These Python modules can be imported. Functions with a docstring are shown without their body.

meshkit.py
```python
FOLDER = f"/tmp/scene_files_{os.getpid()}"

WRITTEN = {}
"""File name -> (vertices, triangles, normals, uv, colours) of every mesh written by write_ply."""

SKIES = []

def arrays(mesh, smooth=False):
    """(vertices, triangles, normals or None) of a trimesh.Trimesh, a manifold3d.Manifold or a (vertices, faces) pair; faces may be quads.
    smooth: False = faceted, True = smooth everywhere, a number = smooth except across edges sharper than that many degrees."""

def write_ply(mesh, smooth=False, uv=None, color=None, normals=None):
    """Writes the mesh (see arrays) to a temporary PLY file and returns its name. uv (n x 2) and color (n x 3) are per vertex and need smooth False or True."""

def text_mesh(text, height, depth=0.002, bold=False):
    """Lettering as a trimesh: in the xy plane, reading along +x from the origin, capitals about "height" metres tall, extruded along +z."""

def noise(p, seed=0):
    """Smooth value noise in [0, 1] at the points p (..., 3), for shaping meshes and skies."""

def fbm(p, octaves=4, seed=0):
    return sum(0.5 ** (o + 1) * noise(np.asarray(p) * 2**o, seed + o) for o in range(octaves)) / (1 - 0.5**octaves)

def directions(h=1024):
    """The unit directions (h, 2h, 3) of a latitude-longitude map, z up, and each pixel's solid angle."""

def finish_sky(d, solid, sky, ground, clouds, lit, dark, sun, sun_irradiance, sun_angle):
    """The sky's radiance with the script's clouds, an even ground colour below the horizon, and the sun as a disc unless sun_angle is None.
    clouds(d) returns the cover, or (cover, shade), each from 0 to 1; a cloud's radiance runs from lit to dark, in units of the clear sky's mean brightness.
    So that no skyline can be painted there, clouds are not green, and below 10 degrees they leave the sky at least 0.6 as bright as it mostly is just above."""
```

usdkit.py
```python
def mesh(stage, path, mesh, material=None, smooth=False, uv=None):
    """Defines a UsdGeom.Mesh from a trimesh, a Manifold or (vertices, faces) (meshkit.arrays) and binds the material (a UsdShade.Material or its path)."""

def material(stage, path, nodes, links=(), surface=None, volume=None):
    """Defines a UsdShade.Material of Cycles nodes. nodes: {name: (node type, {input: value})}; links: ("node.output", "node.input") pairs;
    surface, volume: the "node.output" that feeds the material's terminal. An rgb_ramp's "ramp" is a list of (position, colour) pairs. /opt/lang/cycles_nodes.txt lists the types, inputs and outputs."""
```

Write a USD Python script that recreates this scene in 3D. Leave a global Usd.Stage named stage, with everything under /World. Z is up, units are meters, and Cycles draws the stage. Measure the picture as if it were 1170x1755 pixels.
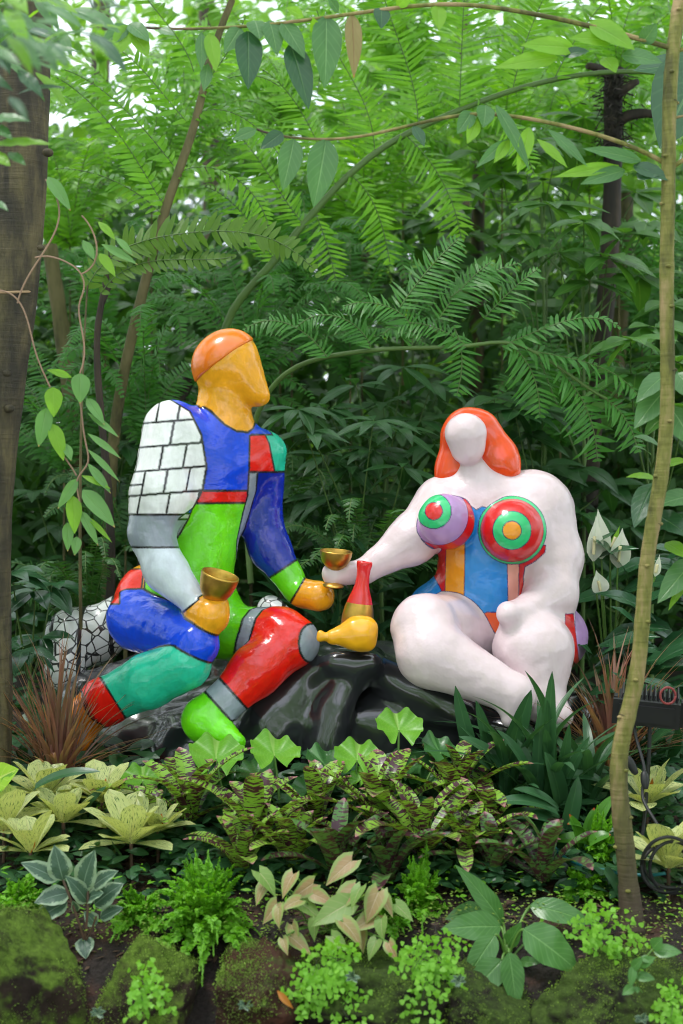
import math, random
import numpy as np
import trimesh
import usdkit, meshkit
from pxr import Usd, UsdGeom, UsdLux, UsdShade, Gf, Sdf, Vt

stage = Usd.Stage.CreateInMemory()
UsdGeom.SetStageUpAxis(stage, UsdGeom.Tokens.z)
UsdGeom.Xform.Define(stage, '/World')
UsdGeom.Scope.Define(stage, '/World/Looks')

# ------------------------------------------------------------------ camera, sky, sun, exposure
EYE = np.array([0.0, 0.0, 1.55]); PITCH = math.radians(1.82); F = 2437.0
cam = UsdGeom.Camera.Define(stage, '/World/camera')
cam.CreateFocalLengthAttr(50.0)
cam.CreateHorizontalApertureAttr(24.0); cam.CreateVerticalApertureAttr(36.0)
cam.AddTranslateOp().Set(Gf.Vec3d(*EYE)); cam.AddRotateXOp().Set(90 - math.degrees(PITCH))
cam.CreateFStopAttr(2.2); cam.CreateFocusDistanceAttr(5.25)
cam.CreateExposureAttr(0.97)

SUN_EL, SUN_AZ = math.radians(68), math.radians(255)       # azimuth clockwise from +y
SKY = usdkit.material(stage, '/World/Looks/sky_light', {
    'tc': ('texture_coordinate', {}),
    'sk': ('sky_texture', {'sky_type': 'single_scattering', 'sun_disc': False, 'sun_elevation': SUN_EL, 'sun_rotation': SUN_AZ}),
    'ns': ('noise_texture', {'scale': 2.2, 'detail': 5.0}),
    'rp': ('rgb_ramp', {'ramp': [(0.25, (0.55, 0.55, 0.55)), (0.6, (0.95, 0.95, 0.95))]}),
    'mx': ('mix_color', {'b': (8.4, 8.8, 9.7), 'use_clamp': False}),
    'bg': ('background_shader', {'strength': 0.14})},
    [('tc.generated', 'ns.vector'), ('ns.fac', 'rp.fac'), ('rp.color', 'mx.fac'), ('sk.color', 'mx.a'), ('mx.result', 'bg.color')], surface='bg.background')
dome = UsdLux.DomeLight.Define(stage, '/World/sky')
UsdShade.MaterialBindingAPI.Apply(dome.GetPrim()).Bind(SKY)
dome.GetPrim().SetCustomDataByKey('kind', 'structure')
sun = UsdLux.DistantLight.Define(stage, '/World/sun')
sun.CreateNormalizeAttr(True); sun.CreateIntensityAttr(0.4); sun.CreateAngleAttr(14.0); sun.CreateColorAttr(Gf.Vec3f(1.0, 0.97, 0.93))
sun.AddRotateZOp().Set(-math.degrees(SUN_AZ)); sun.AddRotateXOp().Set(-(90 - math.degrees(SUN_EL)))

# ------------------------------------------------------------------ helpers
CP, SP = math.cos(PITCH), math.sin(PITCH)
def P(u, v, d):
    """The point of the place at depth d (metres along y) that lies in the direction of picture point (u, v)."""
    a, b = (u - 585.0) / F, (877.5 - v) / F
    r = np.array([a, CP + b * SP, b * CP - SP])
    return EYE + r * (d / r[1])
def to_uv(p):
    q = np.asarray(p, float) - EYE
    f = q[..., 1] * CP - q[..., 2] * SP
    b = q[..., 1] * SP + q[..., 2] * CP
    return np.stack([585 + F * q[..., 0] / f, 877.5 - F * b / f], -1)
def px(n, d): return n * d / F
def unit(v):
    v = np.asarray(v, float); return v / np.maximum(np.linalg.norm(v, axis=-1, keepdims=True), 1e-12)

COUNT = {}
def path(name, parent=None):
    base = parent.GetPath().pathString if parent is not None else '/World'
    k = (base, name); n = COUNT.get(k, 0); COUNT[k] = n + 1
    return f'{base}/{name}' + (f'_{n:03d}' if n else '')
def tag(o, label=None, cat=None, group=None, kind=None):
    p = o.GetPrim() if hasattr(o, 'GetPrim') else o
    for k, v in (('label', label), ('category', cat), ('group', group), ('kind', kind)):
        if v: p.SetCustomDataByKey(k, v)
    return p
def thing(name, label, cat, loc=(0, 0, 0), group=None, kind=None):
    x = UsdGeom.Xform.Define(stage, path(name)); x.AddTranslateOp().Set(Gf.Vec3d(*map(float, loc)))
    x.GetPrim().SetCustomDataByKey('base', Gf.Vec3d(*map(float, loc)))
    return tag(x, label, cat, group, kind)
def org(parent):
    p = parent
    while p and p.GetPath().pathString != '/World':
        b = p.GetCustomDataByKey('base')
        if b is not None: return np.array(b)
        p = p.GetParent()
    return np.zeros(3)
def obj(name, mesh, mat, parent=None, smooth=True, uv=None, col=None):
    if hasattr(mesh, 'vertices'): V, Fc = np.asarray(mesh.vertices), np.asarray(mesh.faces)
    else: V, Fc = mesh[0], mesh[1]
    if len(mesh) == 3 if isinstance(mesh, tuple) else False: uv = mesh[2]
    V = np.asarray(V, float) - (org(parent) if parent is not None else 0)
    m = usdkit.mesh(stage, path(name, parent), (V, np.asarray(Fc)), M[mat], smooth=smooth, uv=uv)
    if col is not None:
        UsdGeom.PrimvarsAPI(m).CreatePrimvar('Col', Sdf.ValueTypeNames.Color3fArray, 'vertex').Set(Vt.Vec3fArray.FromNumpy(np.asarray(col, np.float32)))
    return m.GetPrim()
class MB:
    """Collects pieces (vertices, faces, uv) of one mesh."""
    def __init__(s): s.v, s.f, s.t, s.n = [], [], [], 0
    def add(s, m):
        V, Fc = np.asarray(m[0], float), np.asarray(m[1], int)
        if Fc.shape[1] == 4: Fc = np.vstack([Fc[:, [0, 1, 2]], Fc[:, [0, 2, 3]]])
        s.v.append(V); s.f.append(Fc + s.n); s.n += len(V)
        s.t.append(np.asarray(m[2], float) if len(m) > 2 and m[2] is not None else np.full((len(V), 2), 0.5)); return s
    def get(s): return np.vstack(s.v), np.vstack(s.f), np.vstack(s.t)
    def build(s, name, mat, parent=None, smooth=True): return obj(name, s.get(), mat, parent, smooth)
def bez(A, M_, B, n):
    t = np.linspace(0, 1, n)[:, None]; return (1 - t) ** 2 * A + 2 * t * (1 - t) * M_ + t * t * B
def spline(pts, n):
    """A Catmull-Rom curve through the points."""
    p = np.asarray(pts, float)
    if len(p) < 3: return p[0] + (p[-1] - p[0]) * np.linspace(0, 1, n)[:, None]
    from scipy.interpolate import CubicSpline
    s = np.concatenate([[0], np.cumsum(np.linalg.norm(np.diff(p, axis=0), axis=1) ** 0.7)]); s /= s[-1]
    return CubicSpline(s, p)(np.linspace(0, 1, n))
def tube(pts, r, k=6, caps=True, wob=0, seed=0):
    """A tube along the points; r is one radius or one per point."""
    p = np.asarray(pts, float); n = len(p); r = np.broadcast_to(np.asarray(r, float), (n,))
    T = unit(np.gradient(p, axis=0)); a = np.array([0, 0, 1.0]) if abs(T[0][2]) < 0.9 else np.array([0, 1.0, 0])
    S = np.empty((n, 3)); s = unit(np.cross(T[0], a))
    for i in range(n):
        s = unit(s - T[i] * (s @ T[i])); S[i] = s
    U = np.cross(T, S); g = np.linspace(0, 2 * np.pi, k, endpoint=False)
    rr = r[:, None] * np.ones(k)
    if wob: rr = rr * (1 + wob * (meshkit.fbm(np.stack(np.broadcast_arrays(np.cos(g)[None] * 1.2, np.sin(g)[None] * 1.2, (np.linspace(0, n * .35, n))[:, None]), -1), 3, seed) - .5) * 2)
    V = (p[:, None] + rr[..., None] * (np.cos(g)[None, :, None] * S[:, None] + np.sin(g)[None, :, None] * U[:, None])).reshape(-1, 3)
    i, j = np.meshgrid(np.arange(n - 1), np.arange(k), indexing='ij'); a0 = i * k + j; b0 = i * k + (j + 1) % k
    Fc = np.stack([a0, b0, b0 + k, a0 + k], -1).reshape(-1, 4); Fc = np.vstack([Fc[:, [0, 1, 2]], Fc[:, [0, 2, 3]]])
    uv = np.stack(np.broadcast_arrays(np.linspace(0, 1, n)[:, None], np.linspace(0, 1, k)[None]), -1).reshape(-1, 2)
    if caps:
        V = np.vstack([V, p[0], p[-1]]); q = np.arange(k)
        Fc = np.vstack([Fc, np.stack([(q + 1) % k, q, np.full(k, n * k)], 1), np.stack([(n - 1) * k + q, (n - 1) * k + (q + 1) % k, np.full(k, n * k + 1)], 1)])
        uv = np.vstack([uv, [0, .5], [1, .5]])
    return V, Fc, uv

PROF = {  # half widths along a leaf
    'lance': [(0, .06), (.08, .3), (.2, .7), (.38, 1), (.55, .95), (.72, .68), (.87, .33), (1, .02)],
    'ovate': [(0, .1), (.06, .5), (.18, .88), (.34, 1), (.52, .92), (.7, .68), (.86, .36), (.95, .14), (1, .02)],
    'obovate': [(0, .06), (.12, .3), (.3, .62), (.5, .9), (.66, 1), (.8, .92), (.9, .7), (.96, .42), (1, .06)],
    'strap': [(0, .75), (.1, .9), (.35, 1), (.6, .95), (.8, .72), (.92, .4), (1, .03)],
    'spoon': [(0, .8), (.2, .86), (.5, 1), (.72, 1), (.86, .86), (.94, .6), (.98, .3), (1, .05)],
    'grass': [(0, 1), (.3, .9), (.6, .65), (.85, .3), (1, .02)],
    'heart': [(0, .55), (.04, .8), (.12, .98), (.25, 1), (.45, .82), (.65, .55), (.85, .22), (1, .02)],
    'spathe': [(0, .1), (.08, .5), (.2, .9), (.35, 1), (.52, .86), (.68, .56), (.82, .26), (.92, .1), (1, .01)]}
def blade(A, B, w, up=(0, 0, 1), arch=.15, fold=.15, prof='lance', n=8, m=2, wav=0, wn=4, roll=0, curl=0, side=0, seed=0, notch=0):
    """One leaf from A to B, w wide. arch lifts its middle, fold makes a V of it, wav ruffles the edges."""
    A, B, up = np.asarray(A, float), np.asarray(B, float), unit(up)
    L = np.linalg.norm(B - A); ax = (B - A) / max(L, 1e-9)
    s0 = np.cross(ax, up)
    if np.linalg.norm(s0) < 1e-3: s0 = np.cross(ax, [0, -1, .3])
    s0 = unit(s0); n0 = np.cross(s0, ax)
    if roll: s0, n0 = s0 * math.cos(roll) + n0 * math.sin(roll), n0 * math.cos(roll) - s0 * math.sin(roll)
    M_ = (A + B) / 2 + n0 * arch * L + s0 * side * L
    t = np.linspace(0, 1, n + 1)[:, None]
    C = (1 - t) ** 2 * A + 2 * t * (1 - t) * M_ + t * t * B
    T = unit(2 * (1 - t) * (M_ - A) + 2 * t * (B - M_))
    S = unit(s0 - T * (T @ s0)[:, None]); N = np.cross(S, T)
    pr = np.interp(t[:, 0], *zip(*PROF[prof])) * w / 2
    v = np.linspace(-1, 1, 2 * m + 1)
    lift = fold * np.abs(v)[None] * pr[:, None] - curl * (v ** 2)[None] * pr[:, None]
    if wav: lift = lift + wav * w * np.abs(v)[None] ** 1.5 * np.sin(t * wn * 2 * np.pi + seed + (v > 0)[None] * 1.7) * np.minimum(1, 6 * t * (1 - t) + .15)
    V = C[:, None] + S[:, None] * (v[None] * pr[:, None])[..., None] + N[:, None] * lift[..., None]
    if notch: V = V - T[:, None] * (notch * w * np.abs(v)[None] ** 1.3 * np.maximum(0, 1 - t * 5))[..., None]
    k = 2 * m + 1; i, j = np.meshgrid(np.arange(n), np.arange(k - 1), indexing='ij'); a = (i * k + j).ravel()
    Fc = np.vstack([np.stack([a, a + 1, a + k + 1], 1), np.stack([a, a + k + 1, a + k], 1)])
    uv = np.stack(np.broadcast_arrays(t, .5 + .5 * v[None]), -1).reshape(-1, 2)
    return V.reshape(-1, 3), Fc, uv
def leaflets(Pt, D, N, L, W, droop=0.0, shape=((.0, .25), (.3, 1), (.7, .7), (1, 0))):
    """Many small leaves at once: base points, directions, normals, lengths, widths."""
    Pt, D, N = np.atleast_2d(Pt), unit(np.atleast_2d(D)), np.atleast_2d(N)
    L, W = np.broadcast_to(L, len(Pt)), np.broadcast_to(W, len(Pt))
    S = unit(np.cross(D, N)); N = np.cross(S, D); rows = []
    for t, h in shape[:-1]:
        c = Pt + D * (L * t)[:, None] - N * (droop * L * t * t)[:, None]
        e = S * (W * h / 2)[:, None]; rows += [c - e, c + e]
    rows.append(Pt + D * L[:, None] - N * (droop * L)[:, None])
    V = np.stack(rows, 1); q = len(rows); fs = []
    for i in range(len(shape) - 2):
        a = 2 * i; fs += [(a, a + 1, a + 3), (a, a + 3, a + 2)]
    fs.append((q - 3, q - 2, q - 1))
    Fc = (np.array(fs)[None] + (np.arange(len(Pt)) * q)[:, None, None]).reshape(-1, 3)
    uvr = [(t, x) for t, h in shape[:-1] for x in (0., 1.)] + [(1., .5)]
    return V.reshape(-1, 3), Fc, np.tile(np.array(uvr), (len(Pt), 1))
# ------------------------------------------------------------------ materials
M = {}
def mat(name, nodes, links, surface='p.BSDF', volume=None):
    M[name] = usdkit.material(stage, '/World/Looks/' + name, nodes, links, surface=surface, volume=volume)
def plain(name, c, rough=.5, metal=0, spec=.5, bump=0, bscale=40, var=.15, vscale=8, coat=0):
    nodes = {'tc': ('texture_coordinate', {}), 'n': ('noise_texture', {'scale': vscale, 'detail': 5.0}),
             'mr': ('map_range', {'from_min': .3, 'from_max': .7, 'to_min': 1 - var, 'to_max': 1 + var}),
             'mx': ('mix', {'mix_type': 'multiply', 'fac': 1.0, 'color1': c}),
             'p': ('principled_bsdf', {'roughness': rough, 'metallic': metal, 'specular_ior_level': spec, 'coat_weight': coat, 'coat_roughness': .08})}
    links = [('tc.object', 'n.vector'), ('n.fac', 'mr.value'), ('mr.result', 'mx.color2'), ('mx.color', 'p.base_color')]
    if bump:
        nodes['n2'] = ('noise_texture', {'scale': bscale, 'detail': 4.0}); nodes['b'] = ('bump', {'strength': bump, 'distance': .01})
        links += [('tc.object', 'n2.vector'), ('n2.fac', 'b.height'), ('b.normal', 'p.normal')]
    mat(name, nodes, links)
def leafmat(name, ca, cb, trans=.35, tcol=None, rough=.4, rib=None, ribw=.05, edge=None, edgew=.75, veins=12, vein=.25, spots=None, spotscale=30, spotcut=(.58, .62), tip=None, base=None, bump=.35, stretch=(1, 1, 1)):
    """A leaf: two tones by position and leaf, pale midrib, side veins in relief, optional margin, spots, tip and base colours."""
    nd = {'uv': ('uvmap', {'attribute': 'st'}), 's': ('separate_xyz', {}), 'g': ('geometry', {}), 'oi': ('object_info', {}),
          'n': ('noise_texture', {'scale': 9.0, 'detail': 3.0}), 'ad': ('math', {'math_type': 'multiply_add', 'value2': .55}),
          'rp': ('math', {'math_type': 'subtract', 'value2': .28}), 'cl': ('clamp', {}), 'c0': ('mix_color', {'a': ca, 'b': cb}),
          'v1': ('math', {'math_type': 'subtract', 'value2': .5}), 'v2': ('math', {'math_type': 'absolute'}), 'v3': ('math', {'math_type': 'multiply', 'value2': 2.0})}
    lk = [('uv.UV', 's.vector'), ('g.position', 'n.vector'), ('g.random_per_island', 'ad.value1'), ('n.fac', 'ad.value3'), ('ad.value', 'rp.value1'), ('rp.value', 'cl.value'), ('cl.result', 'c0.fac'),
          ('s.y', 'v1.value1'), ('v1.value', 'v2.value1'), ('v2.value', 'v3.value1')]
    cur = 'c0.result'; k = [0]
    def over(fac, colour):
        nonlocal cur
        k[0] += 1; q = f'm{k[0]}'; nd[q] = ('mix_color', {'b': colour}); lk.extend([(fac, q + '.fac'), (cur, q + '.a')]); cur = q + '.result'
    # side veins: a wave over along-the-leaf minus across
    nd['vm'] = ('math', {'math_type': 'multiply_add', 'value2': -.28}); lk.extend([('v3.value', 'vm.value1'), ('s.x', 'vm.value3')])
    nd['vs'] = ('math', {'math_type': 'multiply', 'value2': veins * 2 * math.pi}); nd['vw'] = ('math', {'math_type': 'sine'})
    lk.extend([('vm.value', 'vs.value1'), ('vs.value', 'vw.value1')])
    nd['vr'] = ('map_range', {'from_min': .75, 'from_max': 1.0, 'to_min': 0.0, 'to_max': vein, 'clamp': True}); lk.append(('vw.value', 'vr.value'))
    if vein and rib: over('vr.result', rib)
    if edge is not None:
        nd['en'] = ('noise_texture', {'scale': 16.0, 'detail': 3.0}); lk.append(('uv.UV', 'en.vector'))
        nd['ea'] = ('math', {'math_type': 'multiply_add', 'value2': .55}); lk.extend([('en.fac', 'ea.value1'), ('v3.value', 'ea.value3')])
        nd['er'] = ('map_range', {'from_min': edgew + .2, 'from_max': edgew + .3, 'clamp': True}); lk.append(('ea.value', 'er.value')); over('er.result', edge)
    if spots is not None:
        nd['mp'] = ('mapping', {'scale': stretch}); nd['sn'] = ('noise_texture', {'scale': spotscale, 'detail': 2.0, 'roughness': .6, 'distortion': .4})
        nd['sr'] = ('map_range', {'from_min': spotcut[0], 'from_max': spotcut[1], 'clamp': True})
        # offset by island so that no two leaves carry the same marks
        nd['so'] = ('vector_math', {'vector_math_type' if False else 'math_type': 'add'}); nd['oc'] = ('combine_xyz', {}); nd['om'] = ('math', {'math_type': 'multiply', 'value2': 37.0})
        lk.extend([('oi.random', 'om.value1'), ('om.value', 'oc.x'), ('om.value', 'oc.z'), ('uv.UV', 'mp.vector'), ('mp.vector', 'so.vector1'), ('oc.vector', 'so.vector2'), ('so.vector', 'sn.vector'), ('sn.fac', 'sr.value')]); over('sr.result', spots)
    if rib is not None:
        nd['rr'] = ('map_range', {'from_min': ribw, 'from_max': ribw * 1.8, 'to_min': .8, 'to_max': 0.0, 'clamp': True}); lk.append(('v3.value', 'rr.value')); over('rr.result', rib)
    if tip is not None:
        nd['tr'] = ('map_range', {'from_min': .93, 'from_max': .99, 'clamp': True}); lk.append(('s.x', 'tr.value')); over('tr.result', tip)
    if base is not None:
        nd['br'] = ('map_range', {'from_min': 0.0, 'from_max': .45, 'to_min': 1.0, 'to_max': 0.0, 'clamp': True}); lk.append(('s.x', 'br.value')); over('br.result', base)
    nd['ba'] = ('math', {'math_type': 'maximum'}); nd['rb'] = ('map_range', {'from_min': 0.0, 'from_max': .12, 'to_min': 0.0, 'to_max': 1.0, 'clamp': True})
    nd['b'] = ('bump', {'strength': bump, 'distance': .004}); nd['bs'] = ('math', {'math_type': 'multiply_add', 'value2': -.5})
    lk.extend([('v3.value', 'rb.value'), ('vr.result', 'bs.value1'), ('rb.result', 'bs.value3'), ('bs.value', 'b.height')])
    nd['p'] = ('principled_bsdf', {'roughness': rough, 'specular_ior_level': .45}); nd['t'] = ('translucent_bsdf', {}); nd['mx'] = ('mix_closure', {'fac': trans})
    tc = tcol or (1.5, 1.45, .6)
    nd['tm'] = ('mix', {'mix_type': 'multiply', 'fac': 1.0, 'color2': tc})
    lk.extend([(cur, 'p.base_color'), ('b.normal', 'p.normal'), (cur, 'tm.color1'), ('tm.color', 't.color'), ('p.BSDF', 'mx.closure1'), ('t.BSDF', 'mx.closure2')])
    nd.pop('ba')
    mat(name, nd, lk, surface='mx.closure')

# painted sculpture: colour from the mesh, brushed tone, glossy lacquer
def lacquer(name, rough, streak, bump):
    mat(name, {'a': ('attribute', {'attribute': 'Col'}), 'tc': ('texture_coordinate', {}), 'mp': ('mapping', {'scale': (1.0, 1.0, .35), 'rotation': (.4, .5, .3)}),
               'n': ('noise_texture', {'scale': 26.0, 'detail': 6.0, 'roughness': .65}), 'n3': ('noise_texture', {'scale': 3.5, 'detail': 3.0}),
               'mr': ('map_range', {'from_min': .3, 'from_max': .7, 'to_min': 1 - streak, 'to_max': 1 + streak}), 'mr3': ('map_range', {'from_min': .3, 'from_max': .7, 'to_min': 1 - streak * .8, 'to_max': 1 + streak * .8}),
               'mx': ('mix', {'mix_type': 'multiply', 'fac': 1.0}), 'mx3': ('mix', {'mix_type': 'multiply', 'fac': 1.0}),
               'n2': ('noise_texture', {'scale': 15.0, 'detail': 3.0}), 'b': ('bump', {'strength': bump, 'distance': .02}),
               'p': ('principled_bsdf', {'roughness': rough, 'specular_ior_level': .5, 'coat_weight': .3, 'coat_roughness': .07})},
        [('tc.object', 'mp.vector'), ('mp.vector', 'n.vector'), ('tc.object', 'n3.vector'), ('n.fac', 'mr.value'), ('n3.fac', 'mr3.value'), ('a.color', 'mx.color1'), ('mr.result', 'mx.color2'),
         ('mx.color', 'mx3.color1'), ('mr3.result', 'mx3.color2'), ('mx3.color', 'p.base_color'), ('tc.object', 'n2.vector'), ('n2.fac', 'b.height'), ('b.normal', 'p.normal'), ('b.normal', 'p.coat_normal')])
lacquer('painted_lacquer', .2, .13, .3); lacquer('pale_lacquer', .26, .035, .28)
plain('gold_leaf', (.55, .32, .07), .36, 1.0, bump=.25, bscale=14, var=.35, vscale=14)
plain('orange_red_paint', (.68, .055, .005), .25, bump=.15, bscale=14, coat=.6)
plain('cap_paint', (.68, .15, .006), .25, bump=.12, bscale=14, coat=.6)
plain('yellow_paint', (.78, .36, .01), .25, bump=.2, bscale=16, coat=.5)
plain('red_paint', (.6, .012, .014), .25, bump=.1, bscale=16, coat=.5)
plain('black_rock_paint', (.014, .0145, .016), .24, bump=.5, bscale=9, var=.3, coat=1.0)
plain('pinkish_path', (.42, .33, .29), .8)
# ------------------------------------------------------------------ sculpted figures
D0 = 5.5
def sdf_prims(prims):
    out = []
    for name, a, ra, b, rb, k in prims:
        A, B = P(a[0], a[1], D0 + a[2]), P(b[0], b[1], D0 + b[2])
        out.append((name, A, ra * (D0 + a[2]) / F, B, rb * (D0 + b[2]) / F, k))
    return out
def rcone(p, a, b, r1, r2):
    ba = b - a; l = max(np.linalg.norm(ba), 1e-6); pa = p - a
    y = pa @ (ba / l); x = np.sqrt(np.maximum(np.einsum('...i,...i', pa, pa) - y * y, 0))
    c = (r1 - r2) / l
    if abs(c) >= 1: return np.hypot(x, y) - r1 if c > 0 else np.hypot(x, y - l) - r2
    s = math.sqrt(1 - c * c); k = s * y - c * x
    return np.where(k < 0, np.hypot(x, y) - r1, np.where(k > s * l, np.hypot(x, y - l) - r2, s * x + c * y - r1))
def field(p, S):
    """Signed distance of the blended body."""
    p = np.asarray(p, float); q = p.reshape(-1, 3); d = np.full(len(q), 9.0)
    for name, A, ra, B, rb, k in S:
        m = np.flatnonzero(np.all((q > np.minimum(A - ra, B - rb) - .16) & (q < np.maximum(A + ra, B + rb) + .16), 1)) if len(q) > 3000 else np.arange(len(q))
        if not len(m): continue
        e = rcone(q[m], A, B, ra, rb); dm = d[m]
        h = np.maximum(k - np.abs(dm - e), 0) / k
        d[m] = np.minimum(dm, e) - h * h * k * .25
    d = np.minimum(d, .2)
    return d.reshape(p.shape[:-1])
def nearest(p, S):
    E = np.stack([rcone(p, A, B, ra, rb) for _, A, ra, B, rb, k in S]); return E.argmin(0)
def surface_net(fn, lo, hi, h):
    n = np.ceil((np.array(hi) - lo) / h).astype(int) + 1
    ax = [lo[i] + h * np.arange(n[i]) for i in range(3)]
    # coarse pass: only cells near the skin are evaluated finely
    st = 4; nc = n // st + 1; cx = [lo[i] + h * (st * np.arange(nc[i]) + (st - 1) / 2) for i in range(3)]
    Dc = fn(np.stack(np.meshgrid(*cx, indexing='ij'), -1))
    up = lambda a: a.repeat(st, 0).repeat(st, 1).repeat(st, 2)[:n[0], :n[1], :n[2]]
    D = up(Dc); near = np.argwhere(np.abs(D) < h * st * 1.3)
    D[tuple(near.T)] = fn(np.array(lo) + h * near)
    s = D < 0; tot = np.zeros(n - 1); pos = np.zeros((*(n - 1), 3))
    cs = [(a, b, c) for a in (0, 1) for b in (0, 1) for c in (0, 1)]
    sl = lambda c: tuple(slice(c[i], n[i] - 1 + c[i]) for i in range(3))
    for c in cs:
        for k in range(3):
            if c[k]: continue
            e = list(c); e[k] = 1; a, b = D[sl(c)], D[sl(e)]; cr = (a < 0) != (b < 0)
            t = np.where(cr, a / np.where(cr, a - b, 1), 0)
            tot += cr
            for q in range(3): pos[..., q] += cr * (c[q] + (t if q == k else 0))
    act = tot > 0; idx = np.full(act.shape, -1); idx[act] = np.arange(act.sum())
    I = np.argwhere(act); V = np.array(lo) + h * (I + pos[act] / tot[act][:, None])
    Q = []
    for k in range(3):
        o = [0, 0, 0]; o[k] = 1
        A = s[tuple(slice(0, n[i] - o[i]) for i in range(3))]; B = s[tuple(slice(o[i], n[i]) for i in range(3))]
        E = np.argwhere(A != B); fl = A[tuple(E.T)]
        i1, i2 = (k + 1) % 3, (k + 2) % 3
        ok = (E[:, i1] > 0) & (E[:, i2] > 0) & (E[:, i1] < n[i1] - 1) & (E[:, i2] < n[i2] - 1); E, fl = E[ok], fl[ok]
        d1, d2 = np.eye(3, dtype=int)[i1], np.eye(3, dtype=int)[i2]
        q = np.stack([idx[tuple((E - d1 - d2).T)], idx[tuple((E - d2).T)], idx[tuple(E.T)], idx[tuple((E - d1).T)]], 1)
        q[~fl] = q[~fl][:, ::-1]; Q.append(q)
    Q = np.vstack(Q); return V, np.vstack([Q[:, [0, 1, 2]], Q[:, [0, 2, 3]]])
def vnormals(V, Fc):
    n = np.zeros_like(V); c = np.cross(V[Fc[:, 1]] - V[Fc[:, 0]], V[Fc[:, 2]] - V[Fc[:, 0]])
    for k in range(3):
        for q in range(3): n[:, q] += np.bincount(Fc[:, k], c[:, q], len(V))
    return unit(n)
def solid(fn, lo, hi, h, sub=1):
    V, Fc = surface_net(fn, np.array(lo, float), np.array(hi, float), h)
    for i in range(sub): V, Fc = trimesh.remesh.subdivide(V, Fc)
    for i in range(2): V = V - vnormals(V, Fc) * np.clip(fn(V), -.004, .004)[:, None]
    return V, Fc, vnormals(V, Fc)
def bounds_of(S, pad=.04):
    lo = np.min([np.minimum(A - ra, B - rb) for _, A, ra, B, rb, k in S], 0) - pad
    hi = np.max([np.maximum(A + ra, B + rb) for _, A, ra, B, rb, k in S], 0) + pad
    return lo, hi
def paint(V, Fc, N, label, colours, line, width, rings=4):
    """Vertex colours from a region number per point, with a painted line where two regions meet."""
    l0 = label(V); C = np.array([colours.get(x, colours.get(100, colours[0])) for x in range(int(l0.max()) + 1)], float)[l0]
    near = np.zeros(len(V), bool); f = l0[Fc]; near[Fc[(f[:, 0] != f[:, 1]) | (f[:, 1] != f[:, 2])].ravel()] = True
    for q in range(rings): near[Fc[near[Fc].any(1)].ravel()] = True
    i = np.flatnonzero(near); n, v = N[i], V[i]; a = unit(np.cross(n, [.3, .5, .8])); b = np.cross(n, a); w = np.zeros(len(i))
    for s in (.7, 1.3):
        out = np.zeros(len(i), bool)
        for q in range(6):
            t = q * math.pi / 3; out |= label(v + s * width * (math.cos(t) * a + math.sin(t) * b)) != l0[i]
        w += .5 * out
    C[i] = C[i] * (1 - w[:, None]) + np.array(line) * w[:, None]; return C
def curve(x, pts): return np.interp(x, *zip(*sorted(pts)))

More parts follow.
